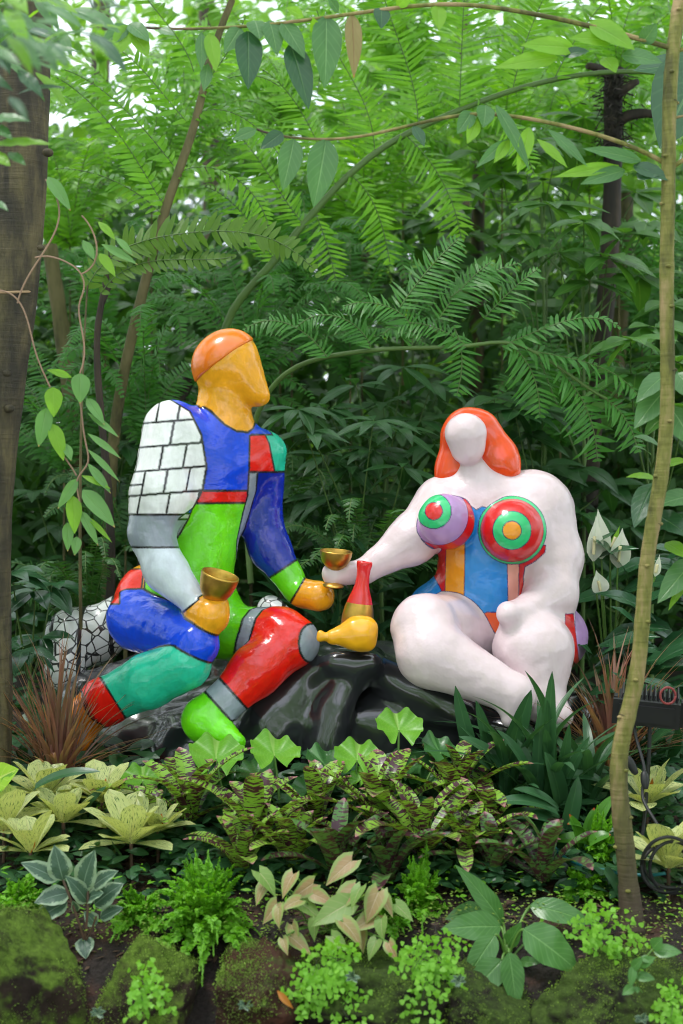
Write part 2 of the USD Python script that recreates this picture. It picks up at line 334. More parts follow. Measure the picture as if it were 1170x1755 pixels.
MAN = sdf_prims([
    ('torso', (372, 800, .04), 66, (345, 925, .05), 56, .05), ('torso', (345, 925, .05), 56, (322, 1020, .05), 78, .06), ('torso', (335, 760, .0), 52, (430, 778, .08), 46, .06),
    ('torso', (418, 800, .06), 34, (396, 880, .06), 26, .06),
    ('pelvis', (262, 1030, .1), 66, (330, 1040, .05), 70, .06), ('pelvis', (340, 1060, .02), 62, (385, 1075, .0), 50, .06),
    ('neck', (384, 690, .06), 40, (388, 742, .05), 50, .04), ('head', (385, 627, .06), 54, (446, 680, .03), 14, .02), ('head', (398, 612, .06), 44, (436, 672, .03), 21, .035), ('head', (385, 660, .06), 42, (380, 700, .06), 40, .03),
    ('sleeve', (296, 738, -.02), 52, (276, 850, -.1), 50, .05), ('sleeve', (276, 850, -.1), 50, (258, 915, -.13), 37, .05), ('sleeve', (258, 915, -.13), 37, (285, 980, -.2), 36, .03), ('forearm', (284, 978, -.2), 37, (336, 1036, -.27), 22, .025),
    ('hand', (346, 1050, -.28), 28, (362, 1054, -.31), 33, .02), ('hand', (354, 1044, -.27), 22, (372, 1036, -.31), 20, .015),
    ('far_arm', (455, 776, .12), 36, (446, 890, .14), 36, .035), ('far_arm', (446, 890, .14), 36, (462, 940, .1), 35, .03), ('far_arm', (462, 940, .1), 34, (505, 1006, .02), 24, .03),
    ('far_hand', (515, 1016, .0), 25, (546, 1022, -.04), 27, .015),
    ('thigh', (236, 1062, .0), 54, (335, 1104, -.3), 41, .03), ('shank', (318, 1138, -.3), 45, (256, 1166, -.24), 46, .012), ('shank', (256, 1166, -.24), 46, (180, 1202, -.14), 40, .03),
    ('foot', (180, 1202, -.14), 40, (150, 1222, -.08), 32, .03), ('foot', (150, 1222, -.08), 32, (135, 1268, -.12), 22, .03),
    ('near_thigh', (392, 1085, -.02), 48, (480, 1088, -.12), 46, .03), ('knee', (480, 1088, -.12), 46, (505, 1100, -.16), 42, .03), ('shin', (498, 1100, -.16), 43, (440, 1148, -.22), 44, .03), ('shin', (440, 1148, -.22), 44, (383, 1203, -.28), 33, .03),
    ('near_foot', (383, 1203, -.28), 32, (348, 1232, -.29), 38, .025), ('near_foot', (352, 1236, -.3), 34, (405, 1272, -.4), 16, .03)])
MAN_NAMES = np.array([s[0] for s in MAN])
def man_label(p):
    nm = MAN_NAMES[nearest(p, MAN)]; uv = to_uv(p); u, v = uv[..., 0], uv[..., 1]
    L = np.zeros(len(p), int)
    body = np.isin(nm, ['torso', 'pelvis', 'neck', 'head'])
    # 1 ochre 2 blue 3 red 4 teal 5 grey 6 lime 7 pale grey 8 dark blue 9 orange, 100+ white blocks
    neckl = curve(u, [(300, 676), (333, 688), (360, 704), (385, 728), (405, 739), (425, 741), (434, 734), (440, 715), (470, 690)])
    s1, s2 = curve(v, [(800, 427), (850, 424), (880, 416), (925, 406), (960, 404), (990, 408), (1020, 424)]), curve(v, [(800, 442), (840, 439), (880, 427), (925, 413), (960, 410), (990, 416), (1020, 436)])
    far = np.isin(nm, ['far_arm'])
    tb = body | far
    L[tb] = 2
    L[tb & (v > 841)] = 3; L[tb & (v > 862)] = 6
    right = (u > curve(v, [(700, 428), (808, 427)])) & (v < 809); L[tb & right] = 3; L[tb & right & (u > curve(v, [(725, 446), (760, 461), (809, 471)]))] = 4
    L[tb & (v >= 809) & (u > s2) & (v < 1022)] = 8
    L[tb & (v >= 809) & (u > s1) & (u < s2) & (v < 1022)] = 5
    L[far & (v > 809)] = 8
    t = (u - 455) * .55 + (v - 985) * .83 ; L[far & (t > 8) & (v > 930)] = 6
    L[nm == 'far_hand'] = 1; L[(nm == 'far_hand') & ((u - 512) * .85 + (v - 1012) * .5 < -2)] = 6
    L[np.isin(nm, ['head', 'neck']) | (body & (v < 745))] = 2
    L[body & (v < neckl) & (v < 745) & (u > 322) & (u < 450)] = 1
    L[nm == 'head'] = 1
    pel = (nm == 'pelvis'); L[pel] = 6
    L[pel & (u < 262) & (v > 955)] = 1; L[pel & (u < 246 - (v - 975) * .1) & (v > 975) | pel & (u < 215)] = 3
    L[pel & (u < 300) & (v > 1080)] = 7
    # near arm
    hole = curve(v, [(676, 268), (685, 292), (705, 325), (745, 345), (800, 354), (840, 347), (870, 331), (890, 305)])
    arm = np.isin(nm, ['sleeve', 'forearm']) | (body & (u < hole) & (v < 885) & (p[..., 1] < D0 + .06))
    arm &= u < np.where(v < 890, hole, 999)
    row = np.floor((v + (u - 290) * .08 - 640) / 41).astype(int); sh = np.array([0, 13, 30, 5, 22, 9, 27, 16, 2, 11])[np.clip(row, 0, 9)]
    colm = np.floor((u - 180 + sh - (v - 680) * -.18) / np.array([48, 36, 52, 40, 38, 50, 42, 46, 40, 44])[np.clip(row, 0, 9)]).astype(int)
    sl = v + (u - 256) * -.06
    row, colm = np.clip(row, 0, 9), np.clip(colm, 0, 11); kind = (row * 7 + colm * 5 + row * colm) % 4
    fu = ((u - 180 + sh - (v - 680) * -.18) / np.array([48, 36, 52, 40, 38, 50, 42, 46, 40, 44])[row]) % 1; fv = ((v + (u - 290) * .08 - 640) / 41) % 1
    half = np.where(kind == 2, fv > .55, False)
    L[arm] = (100 + (row * 12 + colm) * 2 + half)[arm]
    L[arm & (v > 882)] = 5; L[arm & (v > 938)] = 7
    L[(nm == 'sleeve') & (u >= hole) & (v < 880)] = 2
    cut = (u - 330) * .62 + (v - 1036) * .78
    L[np.isin(nm, ['hand'])] = 1; L[(nm == 'forearm') & (cut > 0)] = 1; L[(nm == 'hand') & (cut < 0) & (u < 340)] = 7
    # legs
    L[nm == 'thigh'] = 2; L[(nm == 'thigh') & (u < 205) & (v < 1035)] = 3
    L[nm == 'shank'] = 4
    q = (u - 180) * .8 - (v - 1190) * .5; L[(nm == 'shank') & (q < 8)] = 3
    L[nm == 'foot'] = 3; L[(nm == 'foot') & (q < -30)] = 9
    L[nm == 'near_thigh'] = 6
    g = (u - 408) - curve(v, [(1035, 46), (1045, 20), (1060, 8), (1100, -4), (1160, -12)]); L[(nm == 'near_thigh') & (g > 0)] = 5; L[(nm == 'near_thigh') & (g > 22)] = 3
    L[np.isin(nm, ['knee', 'shin'])] = 3
    L[np.isin(nm, ['knee', 'shin']) & (((u - 533) / 21) ** 2 + ((v - 1102) / 33) ** 2 < 1)] = 5
    a = (u - 385) * -.74 + (v - 1196) * .67
    L[np.isin(nm, ['shin']) & (a > -16)] = 5; L[(nm == 'near_foot')] = 6; L[(nm == 'near_foot') & (a < 18) & (v < 1235)] = 5
    return L
MAN_COL = {0: (.5, .5, .5), 1: (.76, .32, .012), 2: (.002, .05, .6), 3: (.68, .01, .005), 4: (.015, .42, .27), 5: (.24, .27, .32), 6: (.13, .58, .006), 7: (.56, .61, .68), 8: (.003, .013, .28), 9: (.75, .2, .01), 100: (.78, .78, .78)}
base_man = P(330, 1250, D0)
man = thing('figure_sculpture', 'painted seated figure in blue, red and lime colour blocks holding up a gold goblet', 'sculpture', base_man)
fm = lambda p: field(p, MAN) + .005 * (meshkit.noise(p * 11, 3) - .5) + .0035 * (meshkit.noise(p * 26, 8) - .5)
V, Fc, N = solid(fm, *bounds_of(MAN), .0066)
obj('body', (V, Fc), 'painted_lacquer', man, col=paint(V, Fc, N, man_label, MAN_COL, (.008, .008, .008), .005))
# the cap: a raised skullcap over the crown
capS = [s for s in MAN if s[0] == 'head'][:2]
ca, cb = P(330, 657, D0), P(431, 583, D0); cn = unit(np.cross(cb - ca, [0, 1, .0])); cn = cn if cn[2] > 0 else -cn
def fcap(p):
    a = field(p, MAN[6:10]) - .007; b = -((p - ca) @ cn) ; k = .012
    h = np.maximum(k - np.abs(a - b), 0) / k; return np.maximum(a, b) + h * h * k * .25
lo, hi = bounds_of(capS); V, Fc, N = solid(fcap, lo, hi, .009)
obj('cap', (V, Fc), 'cap_paint', man)

WOM = sdf_prims([
    ('chest', (775, 885, .04), 55, (900, 885, .06), 62, .05), ('chest', (835, 860, .05), 60, (828, 960, .06), 74, .05), ('waist', (826, 985, .06), 72, (822, 1050, .06), 82, .05),
    ('hip', (760, 1060, .08), 68, (900, 1075, .12), 78, .06), ('hip', (905, 1075, .12), 70, (940, 1090, .12), 60, .05),
    ('bust', (768, 896, -.1), 46, (760, 890, -.14), 44, .02), ('bust2', (878, 908, -.08), 54, (876, 909, -.13), 52, .02),
    ('neck', (807, 786, .05), 27, (813, 838, .05), 44, .05), ('face', (798, 744, -.02), 36, (801, 768, -.02), 29, .015),
    ('shoulder', (760, 860, .06), 44, (905, 862, .08), 52, .05),
    ('far_arm', (752, 872, .05), 42, (704, 926, .0), 41, .05), ('far_arm', (708, 924, .0), 39, (628, 976, -.06), 22, .04), ('far_hand', (622, 980, -.06), 20, (572, 984, -.1), 21, .02),
    ('arm', (922, 880, .05), 58, (949, 955, .0), 45, .1), ('arm', (949, 955, .0), 45, (947, 1020, -.08), 38, .06), ('arm', (947, 1022, -.085), 38, (885, 1058, -.26), 26, .06), ('hand', (888, 1056, -.26), 27, (872, 1052, -.3), 22, .02),
    ('thigh', (790, 1090, .0), 70, (728, 1072, -.26), 55, .04), ('shank', (725, 1078, -.28), 54, (740, 1120, -.34), 56, .03), ('shank', (738, 1118, -.34), 58, (880, 1190, -.42), 34, .04), ('foot', (882, 1188, -.42), 32, (872, 1232, -.45), 14, .03),
    ('thigh2', (945, 1092, .0), 62, (905, 1112, -.24), 62, .04), ('shank2', (922, 1115, -.24), 62, (925, 1195, -.3), 40, .03), ('foot2', (925, 1195, -.3), 38, (960, 1226, -.36), 22, .03)])
WOM_NAMES = np.array([s[0] for s in WOM])
BL, BR = P(757, 885, D0 - .14), P(876, 909, D0 - .13)
def wom_label(p):
    nm = WOM_NAMES[nearest(p, WOM)]; uv = to_uv(p); u, v = uv[..., 0], uv[..., 1]; L = np.zeros(len(p), int)
    # 0 flesh 1 blue 2 orange 3 red 4 salmon 5 lilac 6 green 7 orange-red
    tor = np.isin(nm, ['chest', 'waist', 'hip', 'bust', 'bust2', 'shoulder', 'neck'])
    neck = curve(u, [(715, 905), (740, 925), (770, 905), (795, 882), (808, 868), (816, 874), (826, 868), (842, 872), (870, 915), (905, 925), (935, 935)])
    suit = tor & (v > neck) & (u < curve(v, [(850, 900), (910, 938), (960, 932), (1000, 926)])) & (u > curve(v, [(850, 715), (930, 722), (945, 730), (1000, 728), (1012, 690)]))
    L[suit] = 1
    st = lambda a, b, c: suit & (u >= curve(v, a)) & (u < curve(v, b))
    w = suit & (v > 900)
    L[w & (u > curve(v, [(940, 744), (1020, 742)]))] = 3; L[w & (u > curve(v, [(940, 764), (1020, 762)]))] = 2; L[w & (u > curve(v, [(900, 797), (1040, 795)]))] = 1
    L[w & (u > curve(v, [(960, 869), (1040, 870)]))] = 4; L[w & (u > curve(v, [(960, 889), (1040, 888)]))] = 3
    L[tor & (v > 1049) & (((u - 843) / 24) ** 2 + ((v - 1075) / 28) ** 2 < 1) | tor & (v > 1075) & (np.abs(u - 843) < 24)] = 7
    # plain rings on the bust
    b1 = (nm == 'bust') | (suit & (np.hypot(u - 762, v - 893) < 48)); b2 = (nm == 'bust2') | (suit & (np.hypot(u - 877, v - 909) < 58))
    r1, r2 = np.hypot(u - 762, v - 892), np.hypot(u - 877, v - 909)
    m1 = b1 & (r1 < 51) & (p[..., 1] < D0); m2 = b2 & (r2 < 59) & (p[..., 1] < D0)
    L[m1] = 5; q = np.hypot(u - 743, v - 876); L[m1 & (q < 30)] = 6; L[m1 & (q < 15)] = 3
    L[m1 & (np.hypot(u - 752, v - 884) > 50)] = 3
    L[m2] = 6; L[m2 & (r2 < 54)] = 3; L[m2 & (r2 < 33)] = 6; L[m2 & (r2 < 16)] = 2
    hip = np.isin(nm, ['hip', 'thigh', 'thigh2'])
    L[hip & (u > 985) | (nm == 'hip') & (u > 968)] = 5; L[hip & (u > 968) & (u < 982 + (v - 1050) * .12) & (v > 1035)] = 3; 
    L[(nm == 'hip') & (u < 800) & (v < 1060)] = 1
    L[(nm == 'thigh') & (p[..., 1] > D0 - .09) & (u < 715)] = 1
    return L
WOM_COL = {0: (.63, .5, .535), 1: (.01, .2, .58), 2: (.75, .27, .01), 3: (.55, .01, .012), 4: (.78, .33, .27), 5: (.4, .23, .47), 6: (.03, .45, .16), 7: (.72, .09, .01)}
base_wom = P(830, 1230, D0)
wom = thing('figure_sculpture', 'pale pink seated figure with orange hair and striped swimsuit reaching out a gold goblet', 'sculpture', base_wom)
fw = lambda p: field(p, WOM) + .0035 * (meshkit.noise(p * 24, 9) - .5)
V, Fc, N = solid(fw, *bounds_of(WOM), .007)
obj('body', (V, Fc), 'pale_lacquer', wom, col=paint(V, Fc, N, wom_label, WOM_COL, (.02, .012, .09), .0018))
HAIR = sdf_prims([('h', (802, 742, .05), 44, (806, 760, .07), 42, .03), ('h', (824, 738, .05), 33, (852, 782, .06), 33, .03), ('h', (852, 782, .06), 33, (858, 796, .04), 31, .03), ('h', (858, 796, .04), 30, (870, 808, .02), 20, .03),
    ('h', (784, 752, .06), 28, (774, 806, .06), 27, .03), ('h', (774, 800, .06), 26, (764, 818, .05), 18, .03)])
def fhair(p):
    a = field(p, HAIR); b = -(field(p, [('f', P(797, 749, D0 - .07), px(36, D0), P(802, 772, D0 - .07), px(29, D0), .02), ('f', P(797, 749, D0 - .16), px(36, D0), P(802, 772, D0 - .16), px(29, D0), .02), ('n', P(806, 798, D0 - .1), px(28, D0), P(812, 850, D0 - .14), px(62, D0), .03)]))
    k = .014; h = np.maximum(k - np.abs(a - b), 0) / k; return np.maximum(a, b) + h * h * k * .25
V, Fc, N = solid(fhair, *bounds_of(HAIR), .0085)
obj('hair', (V, Fc), 'orange_red_paint', wom)
# ------------------------------------------------------------------ picnic things and the black rock under them
def blob(name, prims, matname, label=None, cat=None, parent=None, h=.01, amp=0, fs=8, seed=1, sub=1, ridge=0):
    S = sdf_prims(prims)
    def fn(p):
        d = field(p, S)
        if amp: d = d + amp * (meshkit.fbm(p * fs, 3, seed) - .5)
        return d
    V, Fc, N = solid(fn, *bounds_of(S), h, sub)
    o = obj(name, (V, Fc), matname, parent)
    return tag(o, label, cat) if label else o
rock_S = [
    ('r', (610, 1200, .15), 84, (500, 1235, .1), 90, .1), ('r', (500, 1250, .1), 90, (300, 1310, .1), 84, .1), ('r', (240, 1270, .2), 80, (330, 1260, .2), 80, .1), ('r', (690, 1225, .1), 70, (810, 1255, .0), 48, .08),
    ('r', (800, 1245, -.1), 40, (890, 1262, -.2), 34, .06), ('r', (860, 1230, .15), 70, (960, 1250, .1), 70, .08), ('r', (175, 1225, .35), 86, (330, 1180, .4), 90, .1), ('r', (520, 1160, .35), 60, (800, 1180, .4), 80, .1),
    ('r', (566, 1130, -.02), 24, (640, 1132, .0), 24, .05), ('r', (580, 1136, -.2), 22, (636, 1136, -.2), 22, .06),
    ('r', (540, 1160, -.1), 40, (470, 1225, -.1), 56, .1), ('r', (470, 1230, -.08), 54, (430, 1300, -.1), 60, .09), ('r', (610, 1165, -.16), 28, (575, 1210, -.18), 26, .07), ('r', (575, 1210, -.18), 26, (555, 1330, -.2), 44, .07),
    ('r', (640, 1150, -.1), 32, (735, 1195, -.12), 40, .08), ('r', (735, 1195, -.12), 40, (800, 1226, -.18), 28, .06), ('r', (630, 1235, -.08), 44, (680, 1240, -.1), 44, .06), ('r', (330, 1280, -.06), 50, (300, 1330, -.1), 50, .08), ('r', (640, 1300, -.06), 60, (770, 1300, -.06), 54, .08)]
blob('black_rock', rock_S, 'black_rock_paint', 'glossy black folded rock base under both painted figures', 'rock', h=.012, amp=.065, fs=4.2, seed=4)
plain('white_scales', (.72, .73, .74), .3)
mat('white_scales', {'tc': ('texture_coordinate', {}), 'v': ('voronoi_texture', {'feature': 'distance_to_edge', 'scale': 21.0}), 'w': ('wave_texture', {'scale': 2.6, 'bands_direction': 'x'}),
    'r': ('rgb_ramp', {'ramp': [(0, (.02, .02, .02)), (.045, (.03, .03, .03)), (.06, (.72, .73, .74)), (1, (.74, .75, .76))]}), 'r2': ('rgb_ramp', {'ramp': [(0, (.02, .02, .02)), (.035, (.02, .02, .02)), (.05, (1, 1, 1)), (1, (1, 1, 1))]}),
    'm': ('mix', {'mix_type': 'multiply', 'fac': 1.0}), 'p': ('principled_bsdf', {'roughness': .3, 'coat_weight': .5})},
    [('tc.object', 'v.vector'), ('tc.object', 'w.vector'), ('v.distance', 'r.fac'), ('w.fac', 'r2.fac'), ('r.color', 'm.color1'), ('r2.color', 'm.color2'), ('m.color', 'p.base_color')])
blob('scaled_animal', [('s', (126, 1092, .5), 48, (160, 1090, .55), 52, .03), ('s', (126, 1092, .5), 44, (110, 1150, .4), 34, .05), ('s', (160, 1090, .55), 46, (228, 1050, .55), 42, .02), ('s', (230, 1060, .6), 40, (330, 1060, .7), 36, .05), ('s', (330, 1066, .7), 36, (440, 1070, .6), 26, .05), ('s', (464, 1044, .5), 24, (484, 1056, .45), 18, .02)],
     'white_scales', 'white rounded sculpture with black scale lines lying behind the blue seated figure', 'sculpture', h=.012)

def lathe(base, top, prof, k=36, scale=1.0):
    """A turned shape from base to top: prof is (height 0..1, radius in metres)."""
    base, top = np.asarray(base, float), np.asarray(top, float); L = np.linalg.norm(top - base); z = (top - base) / L
    x = unit(np.cross(z, [0, 1, 0.1])); y = np.cross(z, x); g = np.linspace(0, 2 * np.pi, k, endpoint=False); pr = np.array(prof, float)
    V = (base + z * (pr[:, 0] * L)[:, None])[:, None] + (pr[:, 1] * scale)[:, None, None] * (np.cos(g)[:, None] * x + np.sin(g)[:, None] * y)[None]
    n = len(pr); i, j = np.meshgrid(np.arange(n - 1), np.arange(k), indexing='ij'); a = (i * k + j).ravel(); b = (i * k + (j + 1) % k).ravel()
    return V.reshape(-1, 3), np.vstack([np.stack([a, b, b + k], 1), np.stack([a, b + k, a + k], 1)]), np.stack(np.broadcast_arrays(pr[:, 0][:, None], (g / 6.2832)[None]), -1).reshape(-1, 2)
GOB = lambda r: [(0, .0), (0, r * .62), (.04, r * .66), (.09, r * .55), (.14, r * .28), (.22, r * .2), (.42, r * .24), (.5, r * .4), (.58, r * .62), (.7, r * .84), (.84, r * .95), (.97, r), (1.0, r * .985), (1.0, r * .92), (.9, r * .87), (.76, r * .72), (.66, r * .45), (.62, 0)]
d = D0 - .29
g1 = thing('goblet', 'dented gold goblet gripped upright over the green lap', 'goblet', P(358, 1068, d))
obj('cup', lathe(P(350, 1078, d + .0), P(378, 984, d - .035), GOB(px(33.5, d))), 'gold_leaf', g1)
d = D0 - .115
g2 = thing('goblet', 'small gold goblet held out beside the red-necked bottle', 'goblet', P(571, 1005, d))
obj('cup', lathe(P(571, 1006, d), P(576, 944, d - .012), GOB(px(28, d))), 'gold_leaf', g2)
d = D0 - .17
b = thing('wine_bottle', 'red and gold painted bottle standing on the black rock', 'bottle', P(609, 1110, d))
B0, B1 = P(607, 1105, d), P(625, 962, d)
r = px(1, d)
q = lambda a, b_: [(t, w * r) for t, w in [(0, 0), (0, 24), (.02, 27), (.2, 28), (.34, 27.5), (.44, 25), (.5, 22.5), (.56, 20), (.63, 16), (.72, 12.3), (.82, 11.2), (.9, 11.8), (.95, 13.4), (.985, 13.6), (1, 12.5), (1, 8), (.99, 0)] if a <= t <= b_]
obj('body', lathe(B0, B1, q(0, .5)), 'gold_leaf', b)
obj('neck', lathe(B0, B1, q(.5, 1)), 'red_paint', b)
ch = thing('roast_chicken_leg', 'orange yellow sculpted chicken leg lying on the black rock before the bottle', 'food', P(600, 1110, D0 - .12))
blob('meat', [('c', (618, 1084, -.27), 27, (610, 1090, -.27), 24, .02), ('c', (605, 1086, -.27), 24, (572, 1092, -.28), 14, .03), ('c', (630, 1076, -.27), 16, (628, 1100, -.27), 16, .03)], 'yellow_paint', parent=ch, h=.009, amp=.012, fs=14)
blob('bone', [('c', (574, 1092, -.28), 11, (552, 1091, -.29), 6.5, .01), ('c', (549, 1086, -.29), 6, (548, 1094, -.29), 6, .01)], 'yellow_paint', parent=ch, h=.006)

# ------------------------------------------------------------------ ground, path, mossy rocks
mat('soil', {'tc': ('texture_coordinate', {}), 'n': ('noise_texture', {'scale': 7.0, 'detail': 8.0, 'roughness': .7}), 'r': ('rgb_ramp', {'ramp': [(.3, (.006, .005, .004)), (.5, (.02, .012, .009)), (.62, (.055, .022, .013)), (.75, (.02, .025, .008))]}),
    'v': ('noise_texture', {'scale': 60.0, 'detail': 5.0}), 'b': ('bump', {'strength': .9, 'distance': .02}), 'p': ('principled_bsdf', {'roughness': .85})},
    [('tc.object', 'n.vector'), ('n.fac', 'r.fac'), ('r.color', 'p.base_color'), ('tc.object', 'v.vector'), ('v.fac', 'b.height'), ('b.normal', 'p.normal')])
def gz(x, y):
    x, y = np.asarray(x, float), np.asarray(y, float)
    z = np.interp(y, [0, 3.6, 3.95, 4.25, 4.6, 5.2, 7, 12, 90], [-.25, -.25, -.12, .16, .25, .40, .45, .5, .5])
    return z + .05 * (meshkit.fbm(np.stack([x * 2.2, y * 2.2, x * 0], -1), 4, 7) - .5) * np.clip((y - 3.9) * 3, 0, 1)
ys = np.concatenate([np.linspace(0, 3.5, 6), np.arange(3.6, 7, .03), np.arange(7, 14, .25), np.geomspace(14, 90, 20)]); xs = np.concatenate([-np.geomspace(60, 2.2, 24), np.arange(-2.1, 2.1, .03), np.geomspace(2.2, 60, 24)])
X, Y = np.meshgrid(xs, ys); Z = gz(X, Y); n = len(xs)
i, j = np.meshgrid(np.arange(len(ys) - 1), np.arange(n - 1), indexing='ij'); a = (i * n + j).ravel()
tag(obj('ground', (np.stack([X, Y, Z], -1).reshape(-1, 3), np.vstack([np.stack([a, a + 1, a + n + 1], 1), np.stack([a, a + n + 1, a + n], 1)])), 'soil'), kind='structure')
pp = np.array([[x, y, .515] for x in np.linspace(-4, 30, 30) for y in (17 + .1 * x, 19.5 + .1 * x)]); pf = [(2 * i, 2 * i + 2, 2 * i + 3) for i in range(29)] + [(2 * i, 2 * i + 3, 2 * i + 1) for i in range(29)]
tag(obj('path', (pp + [0, 0, .03], np.array(pf)), 'pinkish_path', smooth=False), kind='structure')
def mossmat(name, rock, moss, cut):
    mat(name, {'tc': ('texture_coordinate', {}), 'g': ('geometry', {}), 'sx': ('separate_xyz', {}), 'n': ('noise_texture', {'scale': 5.0, 'detail': 8.0, 'roughness': .68}), 'n2': ('noise_texture', {'scale': 45.0, 'detail': 6.0, 'roughness': .7}), 'n3': ('noise_texture', {'scale': 3.0, 'detail': 5.0}),
        'a': ('math', {'math_type': 'multiply_add', 'value2': .16}), 'f': ('map_range', {'from_min': cut - .05, 'from_max': cut + .07, 'clamp': True}), 'rr': ('rgb_ramp', {'ramp': [(.35, tuple(c * .35 for c in rock)), (.55, rock), (.66, (rock[0] * 1.9, rock[1] * 1.2, rock[2]))]}),
        'mr': ('rgb_ramp', {'ramp': [(.3, tuple(c * .35 for c in moss)), (.55, moss), (.75, tuple(c * 1.5 for c in moss))]}), 'mx': ('mix_color', {}), 'b': ('bump', {'strength': .9, 'distance': .012}), 'p': ('principled_bsdf', {'roughness': .9, 'specular_ior_level': .25})},
        [('tc.object', 'n.vector'), ('tc.object', 'n2.vector'), ('tc.object', 'n3.vector'), ('g.normal', 'sx.vector'), ('sx.z', 'a.value1'), ('n.fac', 'a.value3'), ('a.value', 'f.value'), ('n3.fac', 'rr.fac'), ('n2.fac', 'mr.fac'), ('f.result', 'mx.fac'), ('rr.color', 'mx.a'), ('mr.color', 'mx.b'), ('mx.result', 'p.base_color'), ('n2.fac', 'b.height'), ('b.normal', 'p.normal')])
mossmat('mossy_rock', (.045, .028, .02), (.085, .14, .016), .53)
mossmat('dark_mossy_rock', (.028, .021, .017), (.045, .075, .012), .5)
mossmat('brown_rock', (.06, .026, .017), (.045, .07, .012), .62)
plain('moss_green', (.13, .21, .02), .8, var=.45, vscale=6)
def boulder(label, c, d, r, seed, matname, moss=0, rot=0):
    """A weathered boulder: c picture point of its centre, r half sizes in picture points (across, up) and metres deep."""
    s = trimesh.creation.icosphere(5); v = np.array(s.vertices); rg = np.random.default_rng(seed)
    for q in range(14):
        nn = unit(rg.normal(size=3)); h = rg.uniform(.5, .84); t = v @ nn - h; v = v - np.maximum(t, 0)[:, None] * nn * .93
    v = v / np.abs(v).max(0)
    v = v * (1 + .3 * (meshkit.fbm(v * 1.9 + seed, 3, seed) - .5) + .2 * (meshkit.fbm(v * 6 + seed, 4, seed) - .5))[:, None]
    C = P(c[0], c[1], d); V = C + np.stack([v[:, 0] * px(r[0], d), v[:, 1] * r[2], v[:, 2] * px(r[1], d)], 1)
    V[:, 2] += (V[:, 0] - C[0]) * rot
    o = thing('mossy_rock', label, 'rock', (C[0], C[1], V[:, 2].min()))
    obj('stone', (V, s.faces), matname, o)
    if moss:
        N = vnormals(V, s.faces); m = meshkit.fbm(V * 7 + 3, 4, seed) + .12 * N[:, 2]
        idx = rg.choice(len(V), moss, p=np.maximum(m - .42, 0) ** 1.5 * (N[:, 1] < .4) / (np.maximum(m - .42, 0) ** 1.5 * (N[:, 1] < .4)).sum())
        jit = rg.normal(0, .007, (moss, 3)); Dd = N[idx] * .7 + rg.normal(0, .6, (moss, 3)) + [0, 0, .3]
        mo = obj('moss', leaflets(V[idx] + jit - N[idx] * .002, Dd, rg.normal(size=(moss, 3)), rg.uniform(.003, .008, moss), rg.uniform(.002, .004, moss)), 'moss_green', o, smooth=False)
        tag(mo, kind='stuff')
boulder('large moss-covered boulder at the lower left corner of the bed', (40, 1712), 4.08, (128, 150, .24), 3, 'mossy_rock', 6000, -.12)
boulder('squarish bright mossy boulder beneath the pale speckled plant and trailing fern', (252, 1716), 4.1, (106, 132, .22), 11, 'mossy_rock', 6000, .1)
boulder('reddish brown boulder with sparse moss below the bright curly fern', (436, 1732), 4.06, (84, 104, .2), 5, 'brown_rock', 7000)
boulder('long dark boulder below the pink arrow-leaved plant', (640, 1738), 4.08, (160, 104, .22), 8, 'dark_mossy_rock', 7000)
boulder('small dark boulder under the hanging glossy broad leaves', (835, 1752), 4.05, (96, 96, .2), 14, 'dark_mossy_rock', 4000)
boulder('wide dark mossy boulder at the lower right corner of the bed', (1045, 1742), 4.08, (182, 118, .24), 21, 'dark_mossy_rock', 8000)
boulder('small reddish stone at the foot of the slim tree', (1085, 1622), 4.2, (34, 22, .06), 31, 'brown_rock', 0)
# ------------------------------------------------------------------ planting in front
leafmat('striped_bromeliad', (.18, .35, .035), (.27, .46, .055), .14, rough=.34, rib=None, vein=0, spots=(.05, .013, .022), spotscale=3.4, spotcut=(.49, .52), stretch=(9.0, .42, 1.0), tip=(.35, .12, .16), bump=.15)
leafmat('dark_bromeliad', (.06, .15, .03), (.11, .22, .06), .12, rough=.34, rib=None, vein=0, spots=(.045, .012, .02), spotscale=3.4, spotcut=(.48, .52), stretch=(7.5, .5, 1.0), tip=(.3, .1, .14), bump=.15)
leafmat('cream_speckled_leaf', (.46, .5, .2), (.6, .62, .3), .22, rough=.35, rib=(.5, .5, .22), ribw=.04, spots=(.05, .12, .03), spotscale=9.0, spotcut=(.57, .62), stretch=(1.0, 3.4, 1.0), veins=10, vein=.0)
leafmat('orange_sheath', (.42, .14, .015), (.5, .22, .03), .3, rough=.4, vein=0)
leafmat('grey_variegated_leaf', (.05, .1, .065), (.075, .135, .095), .15, rough=.42, rib=(.18, .26, .2), ribw=.03, edge=(.25, .34, .23), edgew=.68, veins=9, vein=.12)
leafmat('fresh_green_leaf', (.12, .33, .025), (.2, .45, .04), .3, rough=.38, rib=(.3, .5, .12), ribw=.03, veins=7, vein=.25)
leafmat('scalloped_dark_leaf', (.035, .12, .03), (.07, .2, .05), .25, rough=.3, rib=(.12, .28, .09), ribw=.03, veins=7, vein=.2)
leafmat('strap_dark_leaf', (.024, .08, .03), (.05, .135, .05), .16, rough=.33, rib=(.05, .13, .05), ribw=.05, veins=0, vein=0, bump=.15)
leafmat('strap_fresh_leaf', (.06, .19, .02), (.1, .26, .03), .2, rough=.3, rib=None, vein=0, tip=(.55, .05, .02))
leafmat('green_arrow_leaf', (.15, .27, .05), (.24, .33, .1), .3, rough=.42, rib=(.4, .4, .2), ribw=.03, veins=5, vein=.2)
leafmat('pink_arrow_leaf', (.3, .26, .1), (.5, .2, .14), .3, rough=.42, rib=(.55, .42, .3), ribw=.03, edge=(.26, .34, .1), edgew=.7, veins=5, vein=.2)
